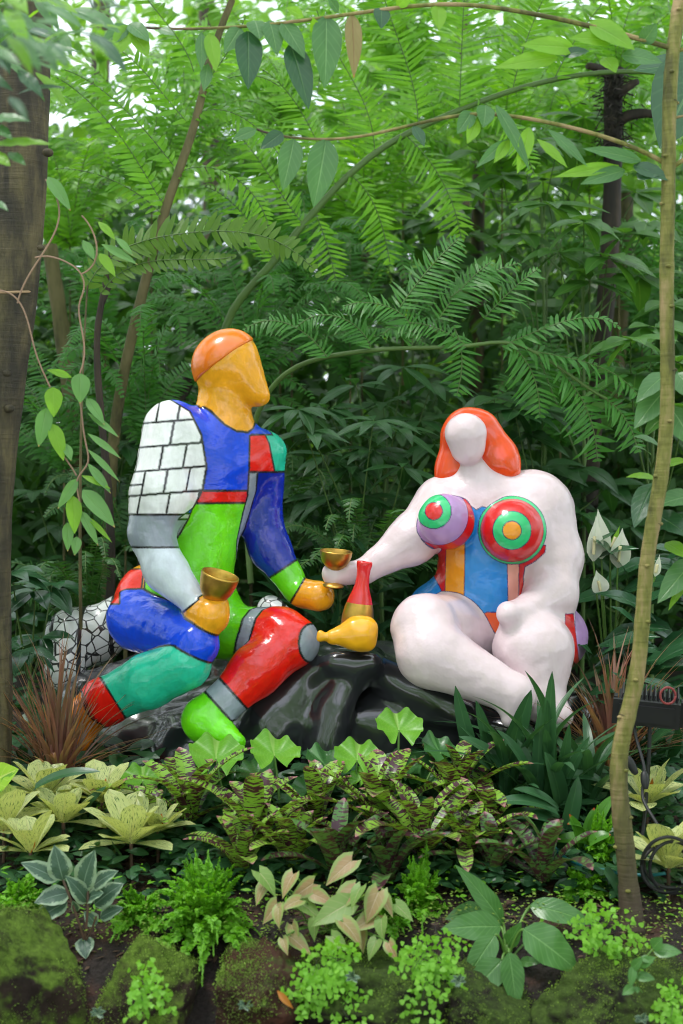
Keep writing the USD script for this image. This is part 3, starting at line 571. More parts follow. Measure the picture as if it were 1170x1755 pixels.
leafmat('broad_leaf', (.055, .16, .035), (.1, .25, .06), .25, rough=.3, rib=(.16, .32, .1), ribw=.03, veins=9, vein=.3)
leafmat('fern_bright', (.12, .34, .015), (.24, .52, .03), .3, rough=.5, vein=0)
leafmat('maidenhair_leaf', (.16, .4, .03), (.3, .56, .07), .35, rough=.5, vein=0)
leafmat('red_grass', (.25, .1, .085), (.15, .22, .06), .25, rough=.35, rib=(.26, .11, .09), ribw=.2, vein=0)
leafmat('yellow_green_leaf', (.28, .5, .03), (.42, .58, .06), .35, rough=.35, rib=(.5, .6, .15), veins=6, vein=.3, spots=(.12, .3, .02), spotscale=4)
plain('green_stem', (.09, .19, .03), .45); plain('brown_stem', (.09, .05, .03), .6); plain('black_stem', (.015, .01, .01), .5); plain('red_stem', (.2, .07, .03), .5)

def ground_pt(u, d):
    x = (u - 585) / F * d; return np.array([x, d, float(gz(x, d))])
def gpt(u, v, lo=3.9, hi=7.5):
    """Where the ground shows at picture point (u, v)."""
    ds = np.linspace(lo, hi, 240); x = (u - 585) / F * ds; vv = to_uv(np.stack([x, ds, gz(x, ds)], 1))[:, 1]
    d = ds[np.argmin(np.abs(vv - v))]; return ground_pt(u, d)
def rosette(t, base, spec, w, matname, prof='strap', arch=.22, fold=.25, n=9, seed=0, name='leaf', wav=0):
    """Leaves round a base; spec rows: azimuth (0 = to the right, 90 = away), elevation, length."""
    rg = random.Random(seed)
    for az, el, L in spec:
        a, e = math.radians(az), math.radians(el); D = np.array([math.cos(a) * math.cos(e), math.sin(a) * math.cos(e), math.sin(e)])
        out = np.array([math.cos(a), math.sin(a), 0]); up = np.array([0, 0, math.cos(e)]) - out * math.sin(e)
        A = base + out * .012 + [0, 0, .004]
        obj(name, blade(A, A + D * L, w * rg.uniform(.88, 1.1), up, arch * rg.uniform(.6, 1.3), fold, prof, n, 2, seed=rg.random() * 6, side=rg.uniform(-.06, .06), wav=wav), matname, t)
def bromeliad(label, u, v, size, seed, matname='striped_bromeliad', n=12, group=None, lift=.05, w=.06, tilt=0):
    rg = random.Random(seed); B = gpt(u, v) + [0, 0, lift]; d = B[1]
    t = thing('bromeliad', label, 'bromeliad', B, group)
    L = px(size * 1.62, d); spec = []; a0 = rg.uniform(0, 360)
    for k in range(n):
        f = k / (n - 1); spec.append((a0 + k * 137.5 + rg.uniform(-14, 14), 16 + 62 * f ** 1.1 + rg.uniform(-9, 9), L * (1.08 - .34 * f) * rg.uniform(.85, 1.15)))
    rosette(t, B, spec, w * size / 90, matname, 'spoon', .3, .35, 14, seed)
    return t
BG = 'striped bromeliads across the middle of the bed'
for a in [('striped bromeliad in front of the lime foot with one leaf pointing up', 322, 1436, 98, 1), ('striped bromeliad right behind the pink arrow-leaved plant, left of the cluster', 438, 1478, 98, 2), ('striped bromeliad half hidden between two larger ones below the black rock', 540, 1440, 84, 3),
          ('big striped bromeliad with wide arching leaves near the middle of the bed', 652, 1446, 98, 4), ('striped bromeliad above the small upright curly fern', 728, 1496, 100, 5), ('striped bromeliad with a tall upright leaf left of the dark strap leaves', 785, 1418, 96, 6), ('striped bromeliad low beside the glossy broad-leaved plant', 838, 1468, 80, 7)]:
    bromeliad(*a)
bromeliad('small dark bromeliad sunk between the strap leaves and the broad-leaved plant', 848, 1525, 78, 8, 'dark_bromeliad', 10, w=.06)
bromeliad('dark mottled bromeliad in front of the slim tree beside the teal hose', 932, 1540, 92, 9, 'dark_bromeliad', 10, w=.06)
bromeliad('dark grey-green bromeliad right behind the pink arrow-leaved plant', 578, 1528, 88, 10, 'dark_bromeliad', 10, w=.06)
bromeliad('striped bromeliad low between the trailing fern and the pink arrow-leaved plant', 412, 1524, 78, 25)
bromeliad('dark bromeliad low between the pink arrow leaves and the upright curly fern', 668, 1536, 80, 26, 'dark_bromeliad', 10)
bromeliad('striped bromeliad crowded behind the pink arrow leaves in the middle', 500, 1508, 84, 27)
bromeliad('striped bromeliad low at the right end of the cluster over the glossy leaves', 800, 1508, 74, 24)
bromeliad('striped bromeliad at the left edge of the cluster above the trailing fern', 252, 1452, 66, 12, 'striped_bromeliad', 9)

def speckled(label, u, v, size, seed, n=12, lift=.1):
    rg = random.Random(seed); G = gpt(u, v); B = G + [0, 0, lift]; d = B[1]
    t = thing('rubber_plant', label, 'plant', G); obj('stem', tube([G, B], .006, 6), 'brown_stem', t)
    L = px(size, d); spec = [(k * 137.5 + rg.uniform(-15, 15) + seed * 50, 2 + 66 * k / (n - 1) + rg.uniform(-9, 9), 1.15 * L * rg.uniform(.75, 1.1)) for k in range(n)]
    rosette(t, B, spec, px(size * .6, d), 'cream_speckled_leaf', 'obovate', .1, .22, 8, seed)
    obj('sheath', blade(B, B + [px(8, d), -.01, px(size * .62, d)], px(14, d), (0, -1, .2), .1, .5, 'lance', 6, 1), 'orange_sheath', t)
speckled('cream speckled plant beside the red grass with an orange sheath', 72, 1418, 76, 1)
speckled('cream speckled plant in front of the orange foot, centre of its clump', 172, 1425, 72, 2)
speckled('cream speckled plant cut off by the left edge', 2, 1478, 78, 3)
speckled('cream speckled plant just right of the grey variegated plant', 222, 1500, 82, 4)
speckled('cream speckled plant low between the two upper cream plants', 105, 1460, 66, 7)
speckled('cream speckled plant behind the grey variegated plant, lowest at the left', 48, 1515, 70, 8)
speckled('small cream speckled plant tucked under the first striped bromeliad', 268, 1478, 56, 9)
speckled('cream speckled plant right of the slim tree behind the cable', 1112, 1442, 78, 5, lift=.12)
speckled('cream speckled plant at the right edge below the coiled cable', 1150, 1545, 84, 6)

def leaf_at(t, a, b, w, d0, d1, matname, prof='ovate', arch=.1, fold=.12, up=(0, -.75, .65), name='leaf', n=10, m=2, **k):
    """A leaf from picture point a (depth d0) to b (depth d1), w picture points wide."""
    return obj(name, blade(P(*a, d0), P(*b, d1), px(w, d0), up, arch, fold, prof, n, m, **k), matname, t)
def stalk(t, pts, r, matname='green_stem', name='stem', n=10):
    """pts: (u, v, d) picture points with depths, or (u, v, 0) standing on the ground."""
    return obj(name, tube(spline([P(*q) if q[2] else gpt(q[0], q[1]) for q in pts], n), r, 6), matname, t)

g = gpt(135, 1600); d = 4.22
t = thing('variegated_plant', 'small plant with grey-green leaves edged in cream hanging over the mossy boulder', 'plant', g)
stalk(t, [(140, 1612, 0), (128, 1560, 4.2), (108, 1508, 4.22)], .004, 'brown_stem'); stalk(t, [(140, 1612, 0), (150, 1560, 4.2), (150, 1520, 4.22)], .004, 'brown_stem'); stalk(t, [(142, 1612, 0), (158, 1590, 4.17), (165, 1570, 4.15)], .003, 'brown_stem')
for a, b, w in [((108, 1508), (93, 1448), 44), ((99, 1507), (36, 1478), 36), ((118, 1530), (59, 1547), 40), ((115, 1545), (54, 1584), 36), ((142, 1523), (163, 1456), 46), ((158, 1520), (203, 1492), 32), ((162, 1550), (212, 1514), 44), ((172, 1572), (212, 1555), 28),
                ((165, 1584), (144, 1562), 26), ((145, 1606), (147, 1643), 34), ((132, 1562), (124, 1543), 16), ((150, 1545), (112, 1500), 34), ((150, 1540), (178, 1530), 30)]:
    leaf_at(t, a, b, w, d, d - random.Random(a[0]).uniform(.0, .06), 'grey_variegated_leaf', arch=.14, wav=.05, wn=3)

# plants with round scalloped leaves on long stalks
def scallop(t, c, r, d, tilt, az, matname, foot, cup=.3, seed=0):
    """A round scalloped leaf, its stalk rising from foot; tilt leans its face towards az (270 = to the viewer)."""
    rg = np.random.default_rng(seed); C = P(*c, d); R = px(r * .82, d); ti, a = math.radians(tilt * .42), math.radians(az)
    n0 = np.array([math.cos(a) * math.sin(ti), math.sin(a) * math.sin(ti), math.cos(ti)]); f = -unit(np.array([math.cos(a), math.sin(a), 0]) - n0 * (n0 @ [math.cos(a), math.sin(a), 0])); s = np.cross(n0, f)
    nt, nr = 72, 7; g = np.linspace(math.radians(22), math.radians(338), nt) - math.pi; rr = np.linspace(0, 1, nr)[1:]
    edge = 1 + .06 * np.abs(np.sin(g * 7 + seed)) + .04 * np.sin(g * 3 + seed) + .04 * np.sin(g * 2 + seed)
    V = [C - f * R * .45]; uv = [[0, .5]]
    for q in rr:
        z = cup * q * q + .15 * q ** 3 * np.sin(g * 7 + seed) + .08 * q ** 2 * np.sin(g * 5 + seed) + .07 * q * q * np.sin(g * 2 + seed * 2)
        V += list(C - f * R * .45 + (np.cos(g) * edge * q)[:, None] * f * R * 1.15 + (np.sin(g) * edge * q)[:, None] * s * R + z[:, None] * n0 * R)
        uv += [[q, .5 + .48 * (x / math.pi)] for x in g]
    Fc = [(0, 1 + k, 2 + k) for k in range(nt - 1)]
    for i in range(nr - 2):
        for k in range(nt - 1):
            a0 = 1 + i * nt + k; Fc += [(a0, a0 + nt, a0 + nt + 1), (a0, a0 + nt + 1, a0 + 1)]
    obj('leaf', (np.array(V), np.array(Fc), np.array(uv)), matname, t)
    ft = gpt(*foot); Mi = (ft + V[0]) / 2 + [0, .03, .02]
    obj('stem', tube(bez(ft, Mi, V[0], 9), np.linspace(.0055, .004, 9), 6), 'green_stem', t)
def scallop_plant(label, foot, rows):
    t = thing('round_leaf_plant', label, 'plant', gpt(*foot))
    for k, (u, v, r, d, ti, az, mt) in enumerate(rows): scallop(t, (u, v), r, d, ti, az, mt, (foot[0] + (k % 3 - 1) * 8, foot[1]), seed=k + foot[0])
LG, DK = 'fresh_green_leaf', 'scalloped_dark_leaf'
scallop_plant('round scalloped leaves in light green before the lime foot', (395, 1420), [(370, 1288, 54, 5.0, 62, 275, LG), (405, 1335, 34, 5.05, 40, 250, DK), (392, 1385, 34, 4.95, 62, 260, DK)])
scallop_plant('round scalloped leaves with ruffled rims on tall stalks before the black rock', (490, 1420), [(468, 1284, 50, 5.0, 58, 280, LG), (445, 1318, 42, 5.06, 50, 255, DK), (530, 1345, 36, 4.95, 68, 265, DK), (548, 1302, 44, 5.06, 55, 310, DK)])
scallop_plant('round scalloped leaves with one small yellow-green leaf furling open', (615, 1415), [(612, 1292, 46, 5.0, 66, 268, LG), (620, 1330, 24, 4.95, 76, 250, LG), (655, 1325, 32, 5.05, 45, 300, DK), (580, 1300, 30, 5.08, 50, 240, DK)])
scallop_plant('round scalloped leaves with one held high on a thin stalk before the black rock', (690, 1420), [(680, 1240, 46, 5.05, 72, 280, LG), (688, 1312, 42, 5.0, 55, 260, DK), (748, 1282, 40, 5.0, 58, 300, DK), (720, 1330, 34, 4.98, 50, 280, DK), (640, 1355, 26, 4.98, 60, 250, DK)])
scallop_plant('round scalloped leaves low beside the first striped bromeliad', (262, 1420), [(245, 1330, 42, 5.0, 55, 275, 'fresh_green_leaf'), (215, 1345, 30, 5.05, 50, 240, DK), (272, 1362, 30, 4.95, 60, 300, DK), (200, 1375, 34, 4.9, 60, 260, LG)])

# strap-leaved plants on the right
def straps(label, foot, rows, matname, d0, cat='plant', name='strap_leaf_plant', seed=0, fold=.22):
    t = thing(name, label, cat, gpt(*foot)); rg = random.Random(seed)
    for a, b, w, ar in rows:
        A = P(a[0], a[1], d0 + rg.uniform(-.05, .05)); root = gpt(foot[0] + (a[0] - foot[0]) * .5, foot[1])
        dd = d0 + rg.uniform(-.1, .06)
        B = P(*b, dd); S0 = root * .7 + A * .3
        obj('leaf', blade(S0 if ar < .2 else A, B, px(w, dd) * 1.1, (rg.uniform(-.2, .2), -.5, .85) if ar >= .2 else (rg.uniform(-.5, .5), -.9, .3), ar, fold, 'strap', 12, 2, seed=rg.random()), matname, t)
straps('clump of upright dark strap leaves against the pale crossed foot', (845, 1365), [((815, 1322), (780, 1175), 27, .02), ((858, 1268), (815, 1200), 22, .04), ((861, 1283), (910, 1182), 32, .03), ((865, 1330), (786, 1262), 26, .28), ((850, 1330), (790, 1290), 22, .2), ((872, 1300), (893, 1225), 22, .03)], 'strap_dark_leaf', 4.95, seed=2)
straps('tall dark strap leaves rising in front of the pale seated figure', (940, 1400), [((911, 1290), (926, 1211), 20, .03), ((940, 1258), (946, 1150), 25, .02), ((944, 1276), (937, 1200), 28, .02), ((908, 1351), (850, 1250), 24, .22), ((933, 1340), (886, 1266), 24, .1), ((950, 1350), (975, 1240), 22, .06), ((973, 1390), (933, 1288), 34, .16), ((960, 1345), (1022, 1368), 24, .25), ((968, 1330), (1040, 1345), 22, .25), ((955, 1330), (1010, 1262), 20, .1)], 'strap_dark_leaf', 4.85, seed=3)
straps('spreading dark strap leaves arching low above the dark bromeliad', (962, 1455), [((955, 1392), (845, 1376), 27, .25), ((965, 1420), (861, 1450), 33, .28), ((958, 1390), (880, 1352), 24, .2), ((950, 1410), (905, 1400), 30, .2), ((970, 1400), (990, 1330), 28, .08), ((945, 1400), (830, 1412), 25, .25), ((968, 1420), (905, 1440), 24, .25)], 'strap_dark_leaf', 4.7, seed=4)
straps('bright green bromeliad with a red-tipped curled leaf beside the slim tree', (1005, 1470), [((1005, 1440), (951, 1441), 24, .2), ((1008, 1432), (1018, 1384), 22, .12), ((1012, 1430), (1052, 1362), 22, .2), ((1000, 1430), (972, 1412), 18, .4), ((1010, 1445), (1046, 1430), 22, .25), ((998, 1440), (975, 1395), 22, .12), ((1006, 1450), (1030, 1470), 22, .3)], 'strap_fresh_leaf', 4.6, 'bromeliad', 'bromeliad', 5)
for lb, u, v, n, L, sd in [('broad clump of arching dark strap leaves between the pale foot and the slim tree', 935, 1400, 20, 245, 41), ('dark strap leaves arching left over the striped bromeliads', 868, 1395, 14, 190, 42), ('low dark strap leaves right around the base of the red grass clump', 1010, 1400, 14, 190, 43)]:
    B = gpt(u, v); t = thing('strap_leaf_plant', lb, 'plant', B); rgs = random.Random(sd); q = rgs.uniform(0, 360)
    rosette(t, B, [(q + k * 137.5, 22 + 52 * k / n + rgs.uniform(-8, 8), px(L, B[1]) * rgs.uniform(.75, 1.15)) for k in range(n)], px(20, B[1]), 'strap_dark_leaf', 'strap', .36, .22, 14, sd)
straps('single grey-green strap plant drooping at the foot of the slim tree', (1030, 1500), [((1022, 1472), (1048, 1592), 34, .12), ((1035, 1490), (1062, 1560), 26, .2), ((1105, 1500), (1150, 1570), 30, .2)], 'strap_dark_leaf', 4.42, seed=6)
straps('dark strap leaves lying across the cream speckled clump', (110, 1440), [((60, 1350), (172, 1322), 22, .2), ((55, 1390), (122, 1444), 26, .2), ((120, 1355), (182, 1347), 16, .15), ((20, 1400), (65, 1395), 22, .2)], 'strap_dark_leaf', 4.75, seed=7)
straps('dark strap leaves low under the round scalloped leaves', (730, 1400), [((790, 1330), (652, 1296), 26, .22), ((740, 1350), (660, 1352), 22, .2), ((770, 1360), (830, 1330), 22, .2), ((790, 1350), (745, 1380), 24, .2)], 'strap_dark_leaf', 5.02, seed=8)
t = thing('yellow_leaf_plant', 'bright yellow-green broad leaf cut off by the left edge', 'plant', gpt(-20, 1440)); leaf_at(t, (-30, 1350), (32, 1318), 66, 4.7, 4.68, 'yellow_green_leaf', arch=.1); leaf_at(t, (-30, 1400), (20, 1405), 50, 4.72, 4.7, 'yellow_green_leaf', arch=.15); stalk(t, [(-20, 1440, 0), (-32, 1350, 4.7)], .005)

# red grass-like clumps
def grass_clump(label, u, v, n, L, seed, w=7.5):
    rg = np.random.default_rng(seed); G = gpt(u, v); d = G[1]; t = thing('red_grass', label, 'grass', G)
    for k in range(n):
        az = rg.uniform(0, 2 * math.pi); el = math.radians(rg.uniform(12, 84)); l = px(L, d) * rg.uniform(.5, 1.05)
        o = np.array([math.cos(az), math.sin(az) * .8, 0]); A = G + o * rg.uniform(0, .07) + [0, 0, rg.uniform(0, .06)]
        D = o * math.cos(el) + np.array([0, 0, math.sin(el)]); up = np.array([0, 0, math.cos(el)]) - o * math.sin(el)
        obj('leaf', blade(A, A + D * l, px(w, d) * rg.uniform(.7, 1.1), up, rg.uniform(.06, .26), .3, 'grass', 7, 1, side=rg.uniform(-.05, .05)), 'red_grass', t)
grass_clump('clump of thin red-brown leaves spilling over the orange foot', 98, 1345, 150, 250, 1)
grass_clump('thin red-edged leaves behind the slim tree beside the floodlight', 1050, 1330, 150, 245, 2)
grass_clump('thin red leaves beside the pale foot behind the strap leaves', 985, 1305, 50, 180, 3, 6)

# curly bright ferns
def curly_fern(label, u, v, n, L, seed, up=.2, spread=1.0):
    rg = np.random.default_rng(seed); G = gpt(u, v); d = G[1]; t = thing('curly_fern', label, 'fern', G)
    for k in range(n):
        az = rg.uniform(0, 2 * math.pi); el = math.radians(rg.uniform(5, 80)); l = px(L, d) * rg.uniform(.55, 1.1)
        o = np.array([math.cos(az) * spread, math.sin(az) * spread, 0]); D = o * math.cos(el) + np.array([0, 0, math.sin(el) * (1 + up)])
        B = G + D * l - [0, 0, l * .55 * math.cos(el)] + [0, -.05 * math.cos(el), 0]; c = bez(G, G + D * l * .7, B, 26); T = unit(np.gradient(c, axis=0)); S = unit(np.cross(T, [0, 0, 1.0])); N = np.cross(S, T)
        f = np.linspace(0, 1, 26); wv = px(11, d) * np.sin(np.clip(f * 1.15 + .12, 0, 1) * math.pi) ** .6 + .002; b = MB()
        for s in (-1, 1):
            for q in (0, .5):
                p0 = c[:-1] + (c[1:] - c[:-1]) * q; b.add(leaflets(p0, S[:-1] * s + T[:-1] * .35 + N[:-1] * rg.normal(.1, .45, (25, 1)), N[:-1] + rg.normal(0, .5, (25, 3)), wv[:-1] * rg.uniform(.75, 1.25, 25), px(7.5, d), .3, ((0, .5), (.5, 1), (.85, .8), (1, 0))))
        fr = b.build('frond', 'fern_bright', t, smooth=False); obj('rachis', tube(c[::3], .0012, 4), 'green_stem', fr)
curly_fern('large bright curly fern trailing over the mossy boulders', 352, 1588, 105, 130, 1)
curly_fern('small upright curly fern in front of the striped bromeliads', 720, 1560, 30, 92, 2, .5, .7)
curly_fern('curly fern at the left edge behind the grey variegated plant', 25, 1562, 34, 80, 3)
curly_fern('low curly fern between the grey variegated plant and the trailing fern', 232, 1575, 30, 62, 4)
curly_fern('sparse curly fern behind the slim tree above the teal hose', 1030, 1490, 26, 80, 5, .6, .7)
curly_fern('low curly fern under the dark bromeliad left of the slim tree', 1000, 1530, 22, 58, 6)
curly_fern('curly fern at the right edge of the pink arrow-leaved plant', 668, 1580, 18, 60, 7)

# pink arrow-leaved plant
rg = random.Random(5); G = gpt(560, 1596)
t = thing('arrowhead_plant', 'arrow-leaved plant with pinkish and pale green leaves in front of the bromeliads', 'plant', G)
rows = [(455, 1512, 52), (520, 1525, 50), (585, 1492, 62), (570, 1565, 74), (592, 1542, 64), (500, 1550, 40), (530, 1560, 48), (465, 1562, 44), (448, 1530, 40), (612, 1535, 42), (640, 1550, 60), (660, 1548, 46), (690, 1562, 42), (628, 1580, 60), (600, 1598, 56), (655, 1590, 40), (512, 1618, 50), (488, 1620, 30),
        (640, 1625, 40), (672, 1628, 36), (620, 1610, 40), (540, 1590, 40), (478, 1570, 36), (505, 1600, 40), (580, 1615, 40), (552, 1540, 44), (495, 1515, 46)]
for k, (u, v, s) in enumerate(rows):
    d = 4.12 + (1570 - v) * .0009 + rg.uniform(-.04, .04); an = math.radians(rg.uniform(-150, -25)); du, dv = math.cos(an) * s, -math.sin(an) * s
    a, b = (u - du * .4, v - dv * .4), (u + du * .6, v + dv * .6)
    leaf_at(t, a, b, s * .66, d, d - .03, 'pink_arrow_leaf' if k % 3 else 'green_arrow_leaf', 'heart', rg.uniform(.05, .2), .22, (rg.uniform(-.7, .7), -.8, .55), notch=.32, n=9)
    A = P(*a, d); obj('stem', tube(bez(G + [rg.uniform(-.06, .06), 0, -.01], (A + G) / 2 + [0, .03, .04], A, 8), .0026, 5), 'green_stem', t)

# glossy broad leaves on the right
g = gpt(872, 1655); t = thing('broad_leaf_plant', 'plant with large glossy drooping leaves over the dark boulder', 'plant', g)
for a, b, w, ar, d in [((858, 1588), (755, 1592), 54, .12, 4.2), ((862, 1583), (780, 1482), 40, .1, 4.25), ((872, 1632), (884, 1730), 42, .1, 4.08), ((860, 1645), (798, 1714), 52, .12, 4.1), ((848, 1602), (795, 1682), 44, .14, 4.14), ((897, 1592), (992, 1666), 70, .1, 4.12), ((908, 1552), (1014, 1584), 44, .2, 4.25), ((950, 1592), (1022, 1602), 54, .08, 4.3), ((868, 1622), (893, 1580), 28, .05, 4.18), ((890, 1648), (926, 1650), 20, .1, 4.15), ((830, 1560), (762, 1575), 40, .1, 4.32)]:
    leaf_at(t, a, b, w, d, d - .04, 'broad_leaf', 'ovate', ar, .14, (.1, -.8, .6), wav=.035, wn=3, n=12)
    A = P(*a, d); obj('stem', tube(bez(g, (A + g) / 2 + [0, .0, .05], A, 8), .004, 6), 'green_stem', t)
t = thing('vine_sprig', 'small sprig of slim light-edged leaves on the right-hand dark boulder', 'plant', P(1095, 1680, 4.1))
for a, b, w in [((1085, 1655), (1080, 1692), 16), ((1090, 1672), (1122, 1678), 20), ((1083, 1660), (1102, 1640), 18), ((1095, 1655), (1123, 1640), 20), ((1118, 1625), (1135, 1606), 24), ((1120, 1630), (1168, 1632), 26), ((1090, 1690), (1092, 1702), 10), ((1098, 1640), (1120, 1650), 14), ((1085, 1690), (1066, 1705), 18)]:
    leaf_at(t, a, b, w, 3.86, 3.84, 'broad_leaf', 'ovate', .12, .15)
stalk(t, [(1100, 1700, 3.9), (1092, 1670, 3.86), (1118, 1626, 3.86)], .002, 'green_stem')

# maidenhair ferns
def maidenhair(label, boxes, n, seed, d=3.93):
    """Fronds hanging through the picture boxes (u0, v0, u1, v1)."""
    rg = np.random.default_rng(seed); u0, v0, u1, v1 = boxes; t = thing('maidenhair_fern', label, 'fern', P((u0 + u1) / 2, v0, d + .12))
    root = P((u0 + u1) / 2, v0 + 12, d + .14)
    for k in range(n):
        B = P(rg.uniform(u0, u1), rg.uniform(v0, v1), d + rg.uniform(-.06, .06)); c = bez(root + rg.normal(0, .02, 3), (root + B) / 2 + [0, -.05, .04], B, 12); T = unit(np.gradient(c, axis=0)); b = MB(); st = MB().add(tube(c[::2], .0009, 4))
        for i in range(3, 12):
            for s in (-1, 1):
                D = unit(np.cross(T[i], [0, -1, .2])) * s + T[i] * .6; m = rg.integers(2, 4); base = c[i] + np.outer(np.arange(1, m + 1) * px(11, d), unit(D)) + rg.normal(0, .003, (m, 3))
                dirs = unit(D)[None] + rg.normal(0, .5, (m, 3)) + [0, -.1, -.3]
                b.add(leaflets(base, dirs, np.array([[0, -1, .35]]) + rg.normal(0, .3, (m, 3)), px(10, d) * rg.uniform(.65, 1.2, m), px(10, d), .1, ((0, .12), (.35, .65), (.72, 1), (.93, .72), (1, 0))))
        fr = b.build('frond', 'maidenhair_leaf', t, smooth=False); obj('rachis', st.get(), 'black_stem', fr)
maidenhair('lime maidenhair fern hanging over the long dark boulder below the pink arrow leaves', (500, 1632, 600, 1700), 8, 1)
maidenhair('sparse maidenhair fern low on the long dark boulder', (505, 1690, 612, 1760), 6, 2, 3.9)
maidenhair('big lime maidenhair fern spilling between the dark boulders left of the broad leaves', (695, 1612, 785, 1755), 11, 3)
maidenhair('maidenhair fern between the broad leaves and the slim tree', (995, 1575, 1080, 1660), 6, 4, 4.0)
maidenhair('tiny maidenhair fern in the lower right corner', (1130, 1690, 1175, 1750), 5, 5, 3.9)
maidenhair('tiny pale maidenhair fern on the squarish mossy boulder', (225, 1665, 265, 1740), 4, 6, 3.88)
# small sprouts on the stones, dead leaf, litter
for k, (lb, u, v) in enumerate([('tiny blue-green sprout at the bottom of the squarish mossy boulder', 168, 1735), ('tiny sprout on the reddish brown boulder', 420, 1722), ('tiny sprout on the long dark boulder', 604, 1674), ('tiny sprout low on the small dark boulder', 785, 1680), ('tiny sprout right at the lower edge of the wide dark boulder', 1100, 1745)]):
    rg = random.Random(k); t = thing('sprout', lb, 'plant', P(u, v, 3.9))
    for q in range(7):
        an = q * 2.4 + rg.random(); leaf_at(t, (u, v), (u + math.cos(an) * 14, v + math.sin(an) * 12), 9, 3.88, 3.86, 'grey_variegated_leaf', n=4, m=1)
t = obj('dead_leaf', blade(P(475, 1697, 3.88), P(502, 1728, 3.86), px(12, 3.9), (0, -1, .3), .15, .5, 'lance', 8, 1), 'orange_sheath'); tag(t, 'single dry orange leaf lying on the reddish brown boulder', 'leaf')
rg = np.random.default_rng(9); n = 5200; lx, ly = rg.uniform(-1.6, 1.6, n), rg.uniform(4.15, 6.2, n)
tag(obj('leaf_litter', leaflets(np.stack([lx, ly, gz(lx, ly) + .004], 1), rg.normal(size=(n, 3)) * [1, 1, .25], [[0, 0, 1.0]] + rg.normal(0, .3, (n, 3)), rg.uniform(.01, .035, n), rg.uniform(.006, .016, n), .1), 'brown_stem', smooth=False), 'scraps of dead leaves and bark on the dark soil', 'leaf litter', kind='stuff')

def undergrowth(name, label, n, ulo, uhi, vlo, vhi, size, mt, seed):
    rg = np.random.default_rng(seed); u, v = rg.uniform(ulo, uhi, n), rg.uniform(vlo, vhi, n); ds = np.linspace(4.0, 7, 400)
    zz = gz(ds * 0, ds); vv = 800 + (1.55 - zz) * F / ds; dd = np.interp(-v, -vv, ds); x = (u - 585) / F * dd; p = np.stack([x, dd, gz(x, dd) + rg.uniform(.0, .09, n)], 1)
    a = rg.uniform(0, 6.28, n); D = np.stack([np.cos(a), np.sin(a), rg.uniform(-.2, .7, n)], 1)
    tag(obj(name, leaflets(p, D, [[0, -.3, 1.0]] + rg.normal(0, .3, (n, 3)), rg.uniform(*size, n), rg.uniform(*size, n) * .45, .25, ((0, .15), (.25, .85), (.5, 1), (.8, .55), (1, 0))), mt, smooth=False), label, 'ground cover', kind='stuff')
undergrowth('ground_cover', 'low dark leaves filling the gaps between the bedding plants', 2600, -20, 1190, 1370, 1545, (.04, .1), 'strap_dark_leaf', 31)
undergrowth('ground_cover', 'tiny green seedlings and moss sprigs on the soil behind the boulders', 350, -20, 1190, 1500, 1600, (.012, .035), 'fern_bright', 32)
undergrowth('ground_cover', 'dark leaves on the shaded soil around the black rock', 1700, -40, 1210, 1180, 1380, (.06, .14), 'strap_dark_leaf', 33)

undergrowth('ground_cover', 'moss sprigs and crumbs of green on the soil between the boulders', 2500, -20, 1190, 1560, 1650, (.006, .016), 'moss_green', 34)
# ------------------------------------------------------------------ trees, vines and ferns behind and beside the figures
def barkmat(name, a, b, ring=0, base=None, moss=None):
    nd = {'tc': ('texture_coordinate', {}), 'mp': ('mapping', {'scale': (1.0, 1.0, .25)}), 'n': ('noise_texture', {'scale': 14.0, 'detail': 8.0, 'roughness': .65}), 'n2': ('noise_texture', {'scale': 3.0, 'detail': 4.0}), 'r': ('rgb_ramp', {'ramp': [(.36, tuple(c * .42 for c in a)), (.48, a), (.62, b)]}),
          'b': ('bump', {'strength': .7, 'distance': .012}), 'p': ('principled_bsdf', {'roughness': .75}), 'w': ('noise_texture', {'scale': 2.0, 'detail': 4.0, 'roughness': .6}), 'mw': ('mapping', {'scale': (1.5, 1.5, 30.0)}), 'h': ('math', {'math_type': 'multiply_add', 'value2': float(ring)}), 'ad': ('math', {'math_type': 'multiply_add', 'value2': .5})}
    lk = [('tc.object', 'mp.vector'), ('mp.vector', 'n.vector'), ('tc.object', 'n2.vector'), ('tc.object', 'mw.vector'), ('mw.vector', 'w.vector'), ('n2.fac', 'ad.value1'), ('n.fac', 'ad.value3'), ('w.fac', 'h.value1'), ('n.fac', 'h.value3'), ('h.value', 'b.height'), ('b.normal', 'p.normal')]
    nd['sb'] = ('math', {'math_type': 'subtract', 'value2': .25}); lk += [('ad.value', 'sb.value1'), ('sb.value', 'r.fac')]
    cur = 'r.color'
    if base:
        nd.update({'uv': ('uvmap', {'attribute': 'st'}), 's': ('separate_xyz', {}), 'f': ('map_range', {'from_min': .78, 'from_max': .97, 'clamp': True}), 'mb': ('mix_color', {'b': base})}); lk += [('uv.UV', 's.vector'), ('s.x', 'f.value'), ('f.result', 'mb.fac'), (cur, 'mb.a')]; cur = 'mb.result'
    mat(name, nd, lk + [(cur, 'p.base_color')])
barkmat('brown_bark', (.042, .032, .015), (.1, .078, .032), .6)
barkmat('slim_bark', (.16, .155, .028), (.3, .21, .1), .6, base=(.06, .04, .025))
barkmat('dark_fibre_bark', (.025, .016, .011), (.05, .032, .02), 0)
barkmat('green_brown_bark', (.1, .085, .03), (.15, .12, .05), .1)
leafmat('tree_leaf', (.06, .16, .05), (.1, .24, .07), .34, rough=.33, rib=(.16, .3, .12), ribw=.03, veins=7, vein=.22)
